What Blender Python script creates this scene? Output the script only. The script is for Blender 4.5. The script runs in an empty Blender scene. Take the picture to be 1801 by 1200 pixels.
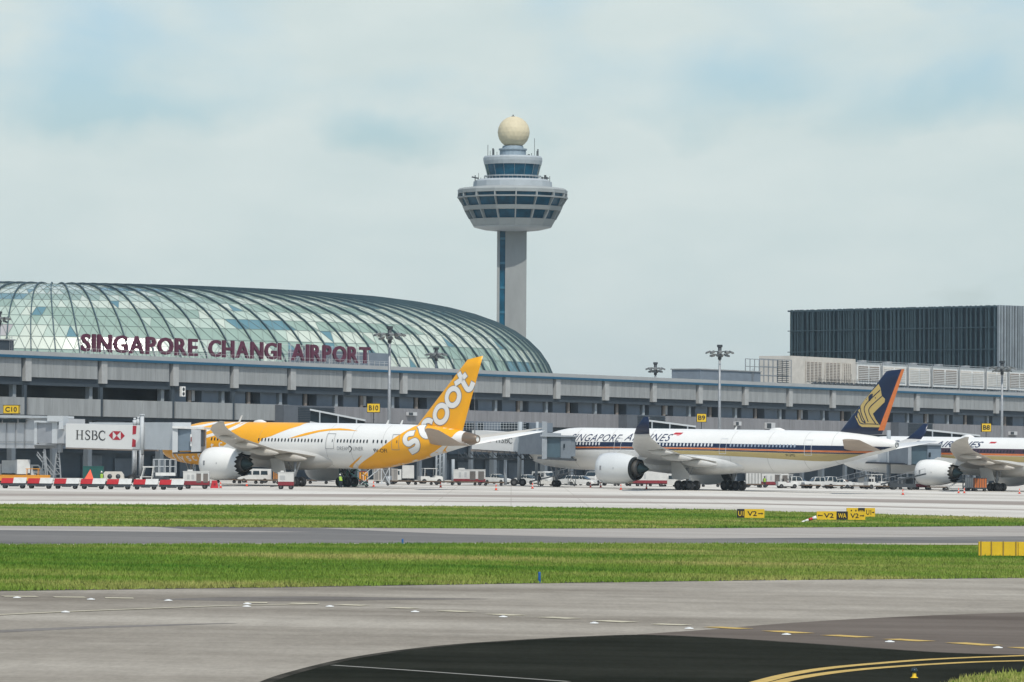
import bpy, bmesh, math, random
import numpy as np
from mathutils import Vector, Matrix
R = math.radians
rnd = random.Random(7)
SC = bpy.context.scene
COL = SC.collection

# ------------------------------------------------------------------ camera
F = 8000.0            # focal length in photograph pixels (photo is 1801 x 1200)
CAMH = 5.6
pitch = math.atan(187.0 / F)
roll = math.atan(0.006)
fwd = Vector((0, math.cos(pitch), math.sin(pitch)))
up0 = Vector((0, -math.sin(pitch), math.cos(pitch)))
right = (Vector((1, 0, 0)) * math.cos(roll) + up0 * math.sin(roll)).normalized()
up = right.cross(fwd).normalized()
camd = bpy.data.cameras.new('camera')
cam = bpy.data.objects.new('camera', camd); COL.objects.link(cam)
cam.matrix_world = Matrix(((right.x, up.x, -fwd.x, 0), (right.y, up.y, -fwd.y, 0),
                           (right.z, up.z, -fwd.z, CAMH), (0, 0, 0, 1)))
camd.sensor_width = 36; camd.lens = 36 * F / 1801.0
camd.clip_start = 1; camd.clip_end = 20000
SC.camera = cam
CP = Vector((0, 0, CAMH))
K = 0.0105            # the whole airfield falls very slightly towards the right

def ray(px, py): return fwd + right * ((px - 900.5) / F) + up * ((600 - py) / F)
def P(px, py, Y):
    r = ray(px, py); return CP + r * (Y / r.y)
def G(px, py):
    r = ray(px, py); return CP + r * (-CAMH / (r.z + K * r.x))
def gz(x): return -K * x
def GP(px, Y):        # ground point under a photo column at distance Y
    p = P(px, 800, Y); p.z = gz(p.x); return p

# ------------------------------------------------------------------ world, sun, exposure
SUN_EL, SUN_AZ = R(54), R(164)     # azimuth clockwise from +Y: behind the camera, to the right
w = bpy.data.worlds.new("World"); SC.world = w; w.use_nodes = True
nt = w.node_tree; N = nt.nodes; L = nt.links; N.clear()
def nn(t, **k):
    n = N.new(t)
    for a, b in k.items(): setattr(n, a, b)
    return n
out = nn('ShaderNodeOutputWorld'); bg = nn('ShaderNodeBackground')
sky = nn('ShaderNodeTexSky', sky_type='NISHITA', sun_disc=False)
sky.sun_elevation = SUN_EL; sky.sun_rotation = SUN_AZ
sky.air_density = 1.0; sky.dust_density = 2.0; sky.ozone_density = 1.0
bg.inputs[1].default_value = 0.1
tc = nn('ShaderNodeTexCoord')
mp = nn('ShaderNodeMapping'); mp.inputs['Scale'].default_value = (16, 5, 34)
L.new(tc.outputs['Generated'], mp.inputs[0])
n1 = nn('ShaderNodeTexNoise'); n1.inputs['Scale'].default_value = 1.0; n1.inputs['Detail'].default_value = 9
n1.inputs['Roughness'].default_value = .5; n1.inputs['Distortion'].default_value = .35
L.new(mp.outputs[0], n1.inputs[0])
def wm(op, a, b=None, clamp=False):
    n = nn('ShaderNodeMath', operation=op); n.use_clamp = clamp
    for i, v in enumerate((a, b)):
        if v is None: continue
        if isinstance(v, (int, float)): n.inputs[i].default_value = v
        else: L.new(v, n.inputs[i])
    return n.outputs[0]
# cloud banks: soft masses at chosen bearings of the sky (dx = bearing, dz = height)
acc = wm('MULTIPLY', wm('SUBTRACT', n1.outputs['Fac'], .5), 2.9)
acc = wm('ADD', acc, .30)
n2 = nn('ShaderNodeTexNoise'); n2.inputs['Scale'].default_value = 30; n2.inputs['Detail'].default_value = 5
L.new(tc.outputs['Generated'], n2.inputs[0])
wob = nn('ShaderNodeVectorMath', operation='SCALE'); wob.inputs['Scale'].default_value = .03
off = nn('ShaderNodeVectorMath', operation='SUBTRACT'); off.inputs[1].default_value = (.5, .5, .5)
L.new(n2.outputs['Color'], off.inputs[0]); L.new(off.outputs[0], wob.inputs[0])
wdir = nn('ShaderNodeVectorMath', operation='ADD'); L.new(tc.outputs['Generated'], wdir.inputs[0]); L.new(wob.outputs[0], wdir.inputs[1])
blobs = [(900, 150, 1400, 500, .16), (-20, 40, 120, 90, .55), (640, 60, 190, 130, .6), (850, 95, 130, 130, .55), (900, 470, 1500, 265, 1.3), (150, 330, 420, 110, .35),
         (330, 120, 140, 60, .35), (1560, 80, 220, 110, .5), (1500, 330, 500, 120, .2),
         (180, 105, 90, 90, -.5), (660, 245, 90, 55, -.95), (1290, 175, 120, 75, -.5), (1700, 190, 240, 60, -.55), (210, 210, 200, 30, -.5), (1400, 20, 160, 50, -.2), (1180,60,150,60,.35)]
for (bx, by, rx, rz, s) in blobs:
    v = nn('ShaderNodeVectorMath', operation='SUBTRACT'); L.new(wdir.outputs[0], v.inputs[0])
    v.inputs[1].default_value = ((bx - 900) / F, 0, (787 - by) / F)
    m = nn('ShaderNodeVectorMath', operation='MULTIPLY'); L.new(v.outputs[0], m.inputs[0])
    m.inputs[1].default_value = (F / rx, 0, F / rz)
    ln = nn('ShaderNodeVectorMath', operation='LENGTH'); L.new(m.outputs[0], ln.inputs[0])
    mr = nn('ShaderNodeMapRange', interpolation_type='SMOOTHSTEP')
    mr.inputs[1].default_value = .0; mr.inputs[2].default_value = 1.55; mr.inputs[3].default_value = s; mr.inputs[4].default_value = 0
    L.new(ln.outputs['Value'], mr.inputs[0])
    acc = wm('ADD', acc, mr.outputs[0])
cov = wm('MULTIPLY', acc, 1.0, True)
mx = nn('ShaderNodeMix', data_type='RGBA'); L.new(cov, mx.inputs[0])
tint = nn('ShaderNodeMix', data_type='RGBA', blend_type='MULTIPLY'); tint.inputs[0].default_value = 1
L.new(sky.outputs[0], tint.inputs[6]); tint.inputs[7].default_value = (1.28, 1.44, 1.54, 1)
L.new(tint.outputs[2], mx.inputs[6])
n3 = nn('ShaderNodeMapping'); n3.inputs['Scale'].default_value = (22, 5, 60); L.new(tc.outputs['Generated'], n3.inputs[0])
n4 = nn('ShaderNodeTexNoise'); n4.inputs['Scale'].default_value = 1; n4.inputs['Detail'].default_value = 8; L.new(n3.outputs[0], n4.inputs[0])
cr = nn('ShaderNodeValToRGB'); L.new(n4.outputs['Fac'], cr.inputs[0])
cr.color_ramp.elements[0].position = .3; cr.color_ramp.elements[0].color = (6.25, 7.35, 7.35, 1)
cr.color_ramp.elements[1].position = .75; cr.color_ramp.elements[1].color = (7.25, 8.1, 7.95, 1)
L.new(cr.outputs[0], mx.inputs[7])
L.new(mx.outputs[2], bg.inputs[0]); L.new(bg.outputs[0], out.inputs[0])

sd = bpy.data.lights.new('sun', 'SUN'); sd.energy = 3.4; sd.angle = R(.5); sd.color = (1, .94, .84)
sun = bpy.data.objects.new('sun', sd); COL.objects.link(sun)
sdir = Vector((math.sin(SUN_AZ) * math.cos(SUN_EL), math.cos(SUN_AZ) * math.cos(SUN_EL), math.sin(SUN_EL)))
sun.rotation_euler = sdir.to_track_quat('Z', 'Y').to_euler()
SC.view_settings.view_transform = 'Standard'; SC.view_settings.look = 'None'
SC.view_settings.exposure = 0.0; SC.view_settings.gamma = 1

# ------------------------------------------------------------------ materials
MATS = {}
def mat(name, col, rough=.6, metal=0, var=.08, scale=.5, col2=None, stretch=(1, 1, 1), bump=0, bscale=20, spec=.4, mixlo=.35, mixhi=.7, emit=0):
    if name in MATS: return MATS[name]
    m = bpy.data.materials.new(name); m.use_nodes = True; t = m.node_tree; nd = t.nodes; lk = t.links
    b = nd['Principled BSDF']; b.inputs['Roughness'].default_value = rough; b.inputs['Metallic'].default_value = metal
    b.inputs['Specular IOR Level'].default_value = spec
    c = nd.new('ShaderNodeTexCoord'); mpn = nd.new('ShaderNodeMapping'); mpn.inputs['Scale'].default_value = stretch
    lk.new(c.outputs['Object'], mpn.inputs[0])
    no = nd.new('ShaderNodeTexNoise'); no.inputs['Scale'].default_value = scale; no.inputs['Detail'].default_value = 8
    no.inputs['Roughness'].default_value = .65; lk.new(mpn.outputs[0], no.inputs[0])
    rp = nd.new('ShaderNodeValToRGB'); e = rp.color_ramp.elements
    c2 = col2 if col2 else tuple(max(0, x * (1 - 3 * var)) for x in col)
    e[0].position = mixlo; e[0].color = (*c2, 1); e[1].position = mixhi; e[1].color = (*col, 1)
    lk.new(no.outputs['Fac'], rp.inputs[0]); lk.new(rp.outputs[0], b.inputs['Base Color'])
    if bump:
        n5 = nd.new('ShaderNodeTexNoise'); n5.inputs['Scale'].default_value = bscale; n5.inputs['Detail'].default_value = 4
        lk.new(mpn.outputs[0], n5.inputs[0])
        bp = nd.new('ShaderNodeBump'); bp.inputs['Strength'].default_value = bump; bp.inputs['Distance'].default_value = .1
        lk.new(n5.outputs['Fac'], bp.inputs['Height']); lk.new(bp.outputs[0], b.inputs['Normal'])
    MATS[name] = m; return m
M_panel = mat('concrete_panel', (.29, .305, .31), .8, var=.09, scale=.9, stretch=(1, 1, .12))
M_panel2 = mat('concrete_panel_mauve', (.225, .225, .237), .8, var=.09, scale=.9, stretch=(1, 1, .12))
M_fascia = mat('roof_fascia', (.32, .335, .34), .7, var=.04, scale=.3)
M_blue = mat('blue_stripe', (.002, .075, .15), .5, var=.02)
M_pil = mat('pilaster_concrete', (.36, .37, .37), .8, var=.06, scale=.6)
M_beam = mat('shaded_beam_paint', (.035, .05, .065), .8, var=.05)  # beam colour made near-black to hold the shade under the overhang
M_wallb = mat('blue_grey_wall', (.17, .205, .245), .8, var=.06, scale=.4)
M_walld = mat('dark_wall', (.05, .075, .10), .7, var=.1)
M_void = mat('dark_glazing', (.010, .02, .028), .25, var=.1, spec=.25)
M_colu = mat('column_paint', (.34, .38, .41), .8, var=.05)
M_white = mat('white_paint', (.74, .74, .72), .35, var=.02, scale=.3)
M_vwhite = mat('vehicle_white', (.58, .58, .56), .45, var=.06, scale=1.0)  # white dimmed to carry some of the shade under the aircraft
M_whited = mat('white_paint_worn', (.66, .67, .66), .5, var=.06, scale=1.2)
M_silver = mat('grey_paint', (.5, .51, .52), .45, var=.04)
M_bridge = mat('bridge_grey', (.44, .46, .48), .6, var=.06, scale=.6, stretch=(1, 1, .4))
M_bridgef = mat('bridge_frame', (.48, .51, .53), .6, var=.04)
M_bmid = mat('bridge_mid_grey', (.27, .30, .33), .6, var=.06, scale=.6)
M_bridged = mat('bridge_slate', (.17, .22, .27), .5, var=.05)
M_bteal = mat('bridge_teal_glass', (.07, .115, .145), .3, var=.08)
M_lowcol = mat('lower_column_shade', (.13, .155, .18), .8, var=.06)  # column colour darkened to stand in for shade below the deck
M_steel = mat('galvanised_steel', (.32, .34, .36), .5, .3, var=.1, scale=2)
M_dsteel = mat('dark_steel', (.05, .06, .07), .6, .2, var=.1)
M_black = mat('black_rubber', (.012, .014, .017), .75, var=.1)
M_rim = mat('wheel_rim', (.09, .09, .09), .5, .3)
M_yel = mat('yellow_paint', (.82, .38, .008), .38, var=.02, scale=.4)
M_yel2 = mat('sign_yellow', (.72, .47, .015), .6, var=.05, scale=1.5)
M_signblack = mat('sign_black', (.015, .015, .015), .6)
M_red = mat('red_paint', (.50, .02, .03), .55, var=.08, scale=1.5)
M_maroon = mat('maroon_letter', (.09, .016, .04), .5, var=.03)
M_dred = mat('dark_red_paint', (.22, .02, .03), .6, var=.1)
M_orange = mat('orange_paint', (.75, .12, .02), .6, var=.05)
M_amber = mat('amber_machine_paint', (.70, .30, .03), .6, var=.08)
M_navy = mat('navy_paint', (.006, .016, .05), .3, var=.02)
M_gold = mat('gold_paint', (.48, .36, .13), .4, var=.03)
M_goldd = mat('belly_gold_paint', (.42, .33, .14), .4, var=.03)
M_oran = mat('orange_stripe', (.68, .19, .05), .45)
M_wing = mat('wing_grey', (.52, .49, .44), .5, var=.06, scale=.35)
M_wing2 = mat('wing_pale', (.55, .55, .53), .45, var=.05, scale=.35)
M_wtan = mat('tailplane_shade_tan', (.42, .34, .27), .5, var=.05)  # tan holds the shaded look of the underside, used on all faces
M_nozz = mat('nozzle_metal', (.03, .036, .036), .45, .6, var=.2)
M_plug = mat('exhaust_plug', (.045, .075, .075), .4, .7)
M_win = mat('cabin_window', (.02, .028, .035), .15)
M_shade = mat('closed_window_shade', (.66, .68, .7), .4)
M_line = mat('panel_line', (.25, .26, .27), .6)
M_glassd = mat('vehicle_glass', (.02, .035, .045), .12)
M_apu = mat('tail_cone_metal', (.27, .21, .16), .4, .6)
M_green = mat('dark_green_paint', (.01, .09, .08), .6)
M_cone = mat('cone_orange', (.7, .07, .03), .6)
M_vest = mat('hi_vis_vest', (.30, .48, .06), .7)
M_skin = mat('skin', (.25, .13, .08), .6)
M_cloth = mat('dark_workwear', (.03, .04, .06), .8)
M_beige = mat('beige_plant_panel', (.55, .52, .47), .8, var=.06, scale=.6)
M_louvre = mat('louvre_brown', (.27, .23, .20), .7, var=.1)
M_twhite = mat('tower_white', (.36, .40, .43), .6, var=.04)
M_cream = mat('radome_cream', (.60, .53, .37), .7, var=.06, scale=.5)
M_tconc = mat('tower_concrete', (.27, .285, .285), .85, var=.07, scale=.25, stretch=(1, 1, .3))
M_tring = mat('tower_ring_concrete', (.30, .325, .33), .8, var=.05, scale=.25)
M_tglass = mat('tower_glass', (.004, .10, .18), .25, var=.2, scale=.5, spec=.22)
M_twhite = mat('tower_white', (.36, .40, .43), .6, var=.04)

# ------------------------------------------------------------------ mesh helpers
class MB:
    def __init__(s): s.bm = bmesh.new(); s.mi = 0
    def _mark(s, vs, fs):
        for f in fs: f.material_index = s.mi
    def poly(s, pts, mi=None):
        vs = [s.bm.verts.new(p) for p in pts]
        f = s.bm.faces.new(vs); f.material_index = s.mi if mi is None else mi
        return f
    def box(s, x0, x1, y0, y1, z0, z1, mi=None):
        return s.hexa([(x0, y0, z0), (x1, y0, z0), (x1, y1, z0), (x0, y1, z0), (x0, y0, z1), (x1, y0, z1), (x1, y1, z1), (x0, y1, z1)], mi)
    def hexa(s, p, mi=None):
        v = [s.bm.verts.new(q) for q in p]
        for idx in ((3, 2, 1, 0), (4, 5, 6, 7), (0, 1, 5, 4), (1, 2, 6, 5), (2, 3, 7, 6), (3, 0, 4, 7)):
            f = s.bm.faces.new([v[i] for i in idx]); f.material_index = s.mi if mi is None else mi
    def prism(s, pts2, a0, a1, axis='y', mi=None):
        m = s.mi if mi is None else mi
        def mk(p, a): return {'y': (p[0], a, p[1]), 'x': (a, p[0], p[1]), 'z': (p[0], p[1], a)}[axis]
        A = [s.bm.verts.new(mk(p, a0)) for p in pts2]; B = [s.bm.verts.new(mk(p, a1)) for p in pts2]
        n = len(pts2)
        for f in (s.bm.faces.new(A), s.bm.faces.new(B[::-1])): f.material_index = m
        for i in range(n):
            f = s.bm.faces.new([A[i], B[i], B[(i + 1) % n], A[(i + 1) % n]]); f.material_index = m
    def tube(s, p0, p1, r0, r1=None, seg=8, mi=None, cap=True):
        m = s.mi if mi is None else mi
        r1 = r0 if r1 is None else r1
        p0 = Vector(p0); p1 = Vector(p1); d = (p1 - p0).normalized()
        a = d.orthogonal().normalized(); b = d.cross(a)
        A = []; B = []
        for i in range(seg):
            t = 2 * math.pi * i / seg; o = a * math.cos(t) + b * math.sin(t)
            A.append(s.bm.verts.new(p0 + o * r0)); B.append(s.bm.verts.new(p1 + o * r1))
        for i in range(seg):
            f = s.bm.faces.new([A[i], A[(i + 1) % seg], B[(i + 1) % seg], B[i]]); f.material_index = m; f.smooth = True
        if cap:
            s.bm.faces.new(A[::-1]).material_index = m; s.bm.faces.new(B).material_index = m
    def bar(s, p0, p1, wd, ht=None, mi=None):
        ht = ht or wd
        p0 = Vector(p0); p1 = Vector(p1); d = (p1 - p0).normalized()
        u = Vector((0, 0, 1)) if abs(d.z) < .95 else Vector((0, 1, 0))
        a = d.cross(u).normalized() * wd / 2; b = a.cross(d).normalized() * ht / 2
        q = [p0 - a - b, p0 + a - b, p1 + a - b, p1 - a - b, p0 - a + b, p0 + a + b, p1 + a + b, p1 - a + b]
        s.hexa([tuple(x) for x in q], mi)
    def rings(s, rings, mi=None, smooth=True, cap0=False, cap1=False, closed=True):
        m = s.mi if mi is None else mi
        RR = [[s.bm.verts.new(p) for p in r] for r in rings]
        n = len(RR[0])
        for a, b in zip(RR[:-1], RR[1:]):
            for i in range(n if closed else n - 1):
                try:
                    f = s.bm.faces.new([a[i], a[(i + 1) % n], b[(i + 1) % n], b[i]]); f.material_index = m; f.smooth = smooth
                except ValueError: pass
        if cap0: s.bm.faces.new(RR[0][::-1]).material_index = m
        if cap1: s.bm.faces.new(RR[-1]).material_index = m
        return RR
    def lathe(s, prof, c=(0, 0, 0), axis='z', seg=24, mi=None, smooth=True, cap0=False, cap1=False, a0=0):
        rs = []
        for r, h in prof:
            ring = []
            for i in range(seg):
                t = a0 + 2 * math.pi * i / seg
                if axis == 'z': ring.append((c[0] + r * math.cos(t), c[1] + r * math.sin(t), c[2] + h))
                elif axis == 'x': ring.append((c[0] + h, c[1] + r * math.cos(t), c[2] + r * math.sin(t)))
                else: ring.append((c[0] + r * math.cos(t), c[1] + h, c[2] + r * math.sin(t)))
            rs.append(ring)
        return s.rings(rs, mi, smooth, cap0, cap1)
    def wheel(s, c, r, wd, mi_t=0, mi_r=1):
        s.lathe([(r * .5, -wd / 2), (r * .9, -wd / 2), (r, -wd * .3), (r, wd * .3), (r * .9, wd / 2), (r * .5, wd / 2)], c, 'y', 16, mi_t)
        s.lathe([(.001, -wd * .42), (r * .52, -wd * .42)], c, 'y', 16, mi_r)
        s.lathe([(.001, wd * .42), (r * .52, wd * .42)], c, 'y', 16, mi_r)
    def build(s, name, mats, parent=None, loc=None, fix=True):
        if fix: bmesh.ops.recalc_face_normals(s.bm, faces=s.bm.faces)
        me = bpy.data.meshes.new(name); s.bm.to_mesh(me); s.bm.free()
        for m in (mats if isinstance(mats, (list, tuple)) else [mats]): me.materials.append(m)
        o = bpy.data.objects.new(name, me); COL.objects.link(o)
        if parent: o.parent = parent
        if loc is not None: o.location = loc
        return o
def tag(o, label=None, cat=None, group=None, kind=None):
    if label: o['label'] = label
    if cat: o['category'] = cat
    if group: o['group'] = group
    if kind: o['kind'] = kind
    return o
def thing(name, loc, rz=0, label=None, cat=None, group=None, tilt=False):
    o = bpy.data.objects.new(name, None); COL.objects.link(o); o.empty_display_size = .5
    m = Matrix.Rotation(rz, 4, 'Z')
    if tilt: m = Matrix.Rotation(math.atan(K), 4, 'Y') @ m
    o.matrix_world = Matrix.Translation(loc) @ m
    return tag(o, label, cat, group)
KIDS = {}
def copy_tree(o, parent=None):
    c = o.copy(); COL.objects.link(c)
    if parent is not None: c.parent = parent
    for ch in [x for x in o.children]: copy_tree(ch, c)
    return c
def place_copy(o, loc, rz, label, group=None, sc=None):
    c = copy_tree(o); c.location = loc; c.rotation_euler = (0, 0, rz); c['label'] = label
    if sc: c.scale = sc
    if group: c['group'] = group
    elif 'group' in c: del c['group']
    return c
def text_geo(s, size=1, bold=0, shear=0, extrude=0, spacing=1.0, res=3):
    cu = bpy.data.curves.new('t', 'FONT'); cu.body = s; cu.size = size; cu.offset = bold; cu.shear = shear; cu.extrude = extrude
    cu.space_character = spacing; cu.resolution_u = res
    o = bpy.data.objects.new('t', cu); COL.objects.link(o)
    dg = bpy.context.evaluated_depsgraph_get(); dg.update()
    me = bpy.data.meshes.new_from_object(o.evaluated_get(dg))
    vs = [tuple(v.co) for v in me.vertices]; fs = [tuple(p.vertices) for p in me.polygons]
    bpy.data.objects.remove(o); bpy.data.curves.remove(cu); bpy.data.meshes.remove(me)
    return vs, fs
def add_geo(mb, vs, fs, fn, mi=0):
    V = [mb.bm.verts.new(fn(*v)) for v in vs]
    for f in fs:
        try: mb.bm.faces.new([V[i] for i in f]).material_index = mi
        except ValueError: pass
def text_fit(vs):      # returns min/max x,y
    xs = [v[0] for v in vs]; ys = [v[1] for v in vs]; return min(xs), max(xs), min(ys), max(ys)
def ss(x, a, b):
    t = max(0, min(1, (x - a) / (b - a))); return t * t * (3 - 2 * t)

# ------------------------------------------------------------------ ground
def ground_mat(name, c1, c2, sx, sy, lo=.35, hi=.65, rough=.9, fine=.25, c3=None, spec=0.0, joint=0):
    m = bpy.data.materials.new(name); m.use_nodes = True; t = m.node_tree; nd = t.nodes; lk = t.links
    b = nd['Principled BSDF']; b.inputs['Roughness'].default_value = rough; b.inputs['Specular IOR Level'].default_value = spec
    c = nd.new('ShaderNodeTexCoord')
    def noise(sx, sy, sc=1, det=6, dist=0):
        mp_ = nd.new('ShaderNodeMapping'); mp_.inputs['Scale'].default_value = (sx, sy, 1); lk.new(c.outputs['Object'], mp_.inputs[0])
        n = nd.new('ShaderNodeTexNoise'); n.inputs['Scale'].default_value = sc; n.inputs['Detail'].default_value = det
        n.inputs['Roughness'].default_value = .6; n.inputs['Distortion'].default_value = dist; lk.new(mp_.outputs[0], n.inputs[0]); return n.outputs['Fac']
    rp = nd.new('ShaderNodeValToRGB'); e = rp.color_ramp.elements
    e[0].position = lo; e[0].color = (*c1, 1); e[1].position = hi; e[1].color = (*c2, 1)
    if c3:
        q = rp.color_ramp.elements.new((lo + hi) / 2); q.color = (*c3, 1)
    lk.new(noise(sx, sy), rp.inputs[0])
    f = noise(6, 1.2, 1, 4)
    mr = nd.new('ShaderNodeMapRange'); mr.inputs[3].default_value = 1 - fine; mr.inputs[4].default_value = 1 + fine; lk.new(f, mr.inputs[0])
    f2 = noise(.9, .25, 1, 4)
    mr2 = nd.new('ShaderNodeMapRange'); mr2.inputs[3].default_value = 1 - fine; mr2.inputs[4].default_value = 1 + fine; lk.new(f2, mr2.inputs[0])
    mu0 = nd.new('ShaderNodeMath'); mu0.operation = 'MULTIPLY'; lk.new(mr.outputs[0], mu0.inputs[0]); lk.new(mr2.outputs[0], mu0.inputs[1])
    mu = nd.new('ShaderNodeVectorMath'); mu.operation = 'SCALE'; lk.new(rp.outputs[0], mu.inputs[0]); lk.new(mu0.outputs[0], mu.inputs['Scale'])
    last = mu.outputs[0]
    if joint:
        bk = nd.new('ShaderNodeTexBrick'); bk.offset = 0; bk.inputs['Scale'].default_value = 1; bk.inputs['Brick Width'].default_value = joint; bk.inputs['Row Height'].default_value = joint
        bk.inputs['Mortar Size'].default_value = .06; bk.inputs['Color1'].default_value = (1, 1, 1, 1); bk.inputs['Color2'].default_value = (.96, .96, .96, 1); bk.inputs['Mortar'].default_value = (.80, .79, .77, 1)
        lk.new(c.outputs['Object'], bk.inputs[0]); vm = nd.new('ShaderNodeVectorMath'); vm.operation = 'MULTIPLY'; lk.new(last, vm.inputs[0]); lk.new(bk.outputs[0], vm.inputs[1]); last = vm.outputs[0]
    lk.new(last, b.inputs['Base Color']); return m
M_grass = ground_mat('grass_soil', (.06, .105, .012), (.20, .18, .06), .03, .05, .38, .66, c3=(.09, .14, .018))
M_apron = ground_mat('apron_concrete', (.40, .375, .34), (.57, .55, .51), .006, .03, .35, .6, fine=.06, joint=7.5)
M_apronw = ground_mat('apron_worn_strip', (.25, .22, .20), (.34, .31, .28), .01, .12, .35, .65, fine=.06)
M_tax2 = ground_mat('taxiway_asphalt', (.13, .13, .13), (.19, .185, .18), .01, .08, .35, .65, fine=.08)
M_tax2l = ground_mat('taxiway_concrete', (.29, .27, .25), (.36, .34, .315), .01, .15, .35, .65, fine=.05)
M_tax1 = ground_mat('near_taxiway', (.155, .138, .115), (.335, .31, .27), .035, .11, .26, .66, fine=.2)
M_tax1b = ground_mat('near_taxiway_brown', (.10, .085, .075), (.15, .13, .115), .02, .15, fine=.08)
M_dark = ground_mat('fresh_asphalt', (.013, .015, .012), (.027, .029, .024), .05, .15, fine=.2)
M_ylw = mat('line_yellow', (.56, .38, .10), .8, var=.1, scale=3)
M_ylf = mat('line_yellow_faded', (.55, .50, .37), .8, var=.08, scale=1.2)
M_tan = mat('kerb_tan', (.42, .38, .29), .8, var=.06)
LAY = 0
def sheet(name, pts, m, z=None, kind='structure', label=None, px=True, sub=False):
    mb = MB(); q = []
    for p in pts:
        g = G(*p) if px else Vector((p[0], p[1], gz(p[0])))
        q.append((g.x, g.y, g.z + z))
    mb.poly(q); bmesh.ops.triangulate(mb.bm, faces=mb.bm.faces)
    for f in mb.bm.faces:
        if f.normal.z < 0: f.normal_flip()
    o = mb.build(name, m, fix=False); tag(o, kind=kind)
    if label: o['label'] = label
    return o
# one sheet to the horizon
mb = MB(); S_ = 9000
q = [(-S_, -300), (S_, -300), (S_, 12000), (-S_, 12000)]
mb.poly([(x, y, gz(x) if abs(x) < 1e9 else 0) for x, y in q])
g0 = mb.build('ground', M_grass, fix=False); tag(g0, 'wide green grass airfield under everything', kind='structure')
def smooth_line(pts, n=8):
    out_ = []
    for i in range(len(pts) - 1):
        p0 = pts[max(i - 1, 0)]; p1 = pts[i]; p2 = pts[i + 1]; p3 = pts[min(i + 2, len(pts) - 1)]
        for k in range(n):
            t = k / n
            out_.append(tuple(.5 * ((2 * p1[j]) + (-p0[j] + p2[j]) * t + (2 * p0[j] - 5 * p1[j] + 4 * p2[j] - p3[j]) * t * t + (-p0[j] + 3 * p1[j] - 3 * p2[j] + p3[j]) * t ** 3) for j in (0, 1)))
    return out_ + [pts[-1]]
# apron: bounded in front by the grass edge, behind it runs under the terminal
edge_ap = [(-700, 879), (0, 888.5), (450, 890), (900, 893), (1250, 898), (1500, 905), (1801, 913), (2300, 922), (3500, 944)]
mb = MB(); ap = [G(*p) for p in edge_ap]
q = [(p.x, p.y, p.z + .012) for p in ap] + [(x, y, gz(x) + .012) for x, y in ((700, 1500), (-700, 1500))]
mb.poly(q); apron = mb.build('apron', M_apron, fix=False); tag(apron, kind='structure')
sheet('apron_wear_strip', [(-300, 868), (300, 869), (800, 870), (1300, 874), (1900, 884), (2200, 887), (2200, 893), (1801, 889), (1300, 879), (800, 874.5), (300, 873.5), (-300, 873)], M_apronw, .018)
sheet('apron_wear_strip', [(-300, 879.5), (600, 880), (1300, 885), (1900, 899), (1900, 900.5), (1300, 887), (600, 881.5), (-300, 880.8)], M_apronw, .018)
# middle taxiway
sheet('taxiway', [(-700, 918), (0, 925.5), (900, 930.5), (1250, 929.5), (1801, 925.5), (2400, 920), (3500, 916), (3500, 964), (2400, 959), (1801, 957.5), (900, 957), (0, 959.5), (-700, 963)], M_tax2, .015)
sheet('taxiway_shoulder', [(-700, 918), (0, 925.5), (270, 926.8), (330, 932), (560, 936.5), (300, 936), (0, 933), (-700, 930)], M_tax2l, .017)
sheet('taxiway_shoulder', [(560, 929.5), (900, 930.5), (1250, 929.5), (1801, 925.5), (2400, 920), (2400, 944), (1801, 944), (1500, 946), (1200, 948), (1000, 945), (800, 940), (680, 935)], M_tax2l, .017)
sheet('taxiway_edge_strip', [(-700, 961), (0, 958), (900, 955.8), (1801, 956.4), (2400, 957), (2400, 960), (1801, 959), (900, 958.2), (0, 960.5), (-700, 964)], M_tan, .022)
# near taxiway
near_top = [(-2500, 1085), (-400, 1048), (0, 1040), (450, 1034), (900, 1027), (1350, 1021), (1801, 1017), (2200, 1014), (4000, 1003)]
sheet('taxiway', near_top + [(4000, 1700), (-2500, 1700)], M_tax1, .012)
brown = smooth_line([(1120, 1117), (1250, 1108), (1400, 1096), (1600, 1085), (1801, 1078), (2100, 1070)])
sheet('asphalt_patch', brown + [(2100, 1200), (1801, 1180), (1500, 1160), (1250, 1130)], M_tax1b, .017)
jr = random.Random(5)
dk = smooth_line([(440, 1215), (500, 1190), (620, 1160), (760, 1140), (900, 1129), (1050, 1121), (1150, 1119), (1300, 1126), (1480, 1138), (1640, 1149), (1801, 1154), (2100, 1158)], 20)
ribbon_edge = [(x, y - .5) for x, y in dk]
dk = [(x, y + jr.uniform(-.35, .35)) for x, y in dk]
sheet('asphalt_patch', dk + [(2100, 1500), (300, 1500)], M_dark, .022)
def ribbon(name, pts, wpx, m, z, kind='structure'):
    L_ = []; Rr = []
    for i, p in enumerate(pts):
        a = G(*pts[max(i - 1, 0)]); b = G(*pts[min(i + 1, len(pts) - 1)]); d = (b - a); d.z = 0; d.normalize()
        n = Vector((-d.y, d.x, 0)) * wpx / 2; g = G(*p)
        L_.append(g + n); Rr.append(g - n)
    mb = MB()
    for i in range(len(pts) - 1):
        mb.poly([(v.x, v.y, gz(v.x) + z) for v in (L_[i], Rr[i], Rr[i + 1], L_[i + 1])])
    return tag(mb.build(name, m), kind=kind)
ribbon('patch_edge', ribbon_edge, .3, ground_mat('patch_edge', (.03, .03, .026), (.06, .057, .05), .4, .6, fine=.3), .024)
ribbon('yellow_line', smooth_line([(1320, 1206), (1380, 1190), (1450, 1178), (1540, 1169), (1650, 1161), (1801, 1155), (2000, 1149)]), .4, M_ylw, .03)
ribbon('yellow_line', smooth_line([(1355, 1206), (1400, 1195), (1480, 1183), (1580, 1174), (1700, 1167), (1801, 1164), (2000, 1160)]), .4, M_ylw, .03)
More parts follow.
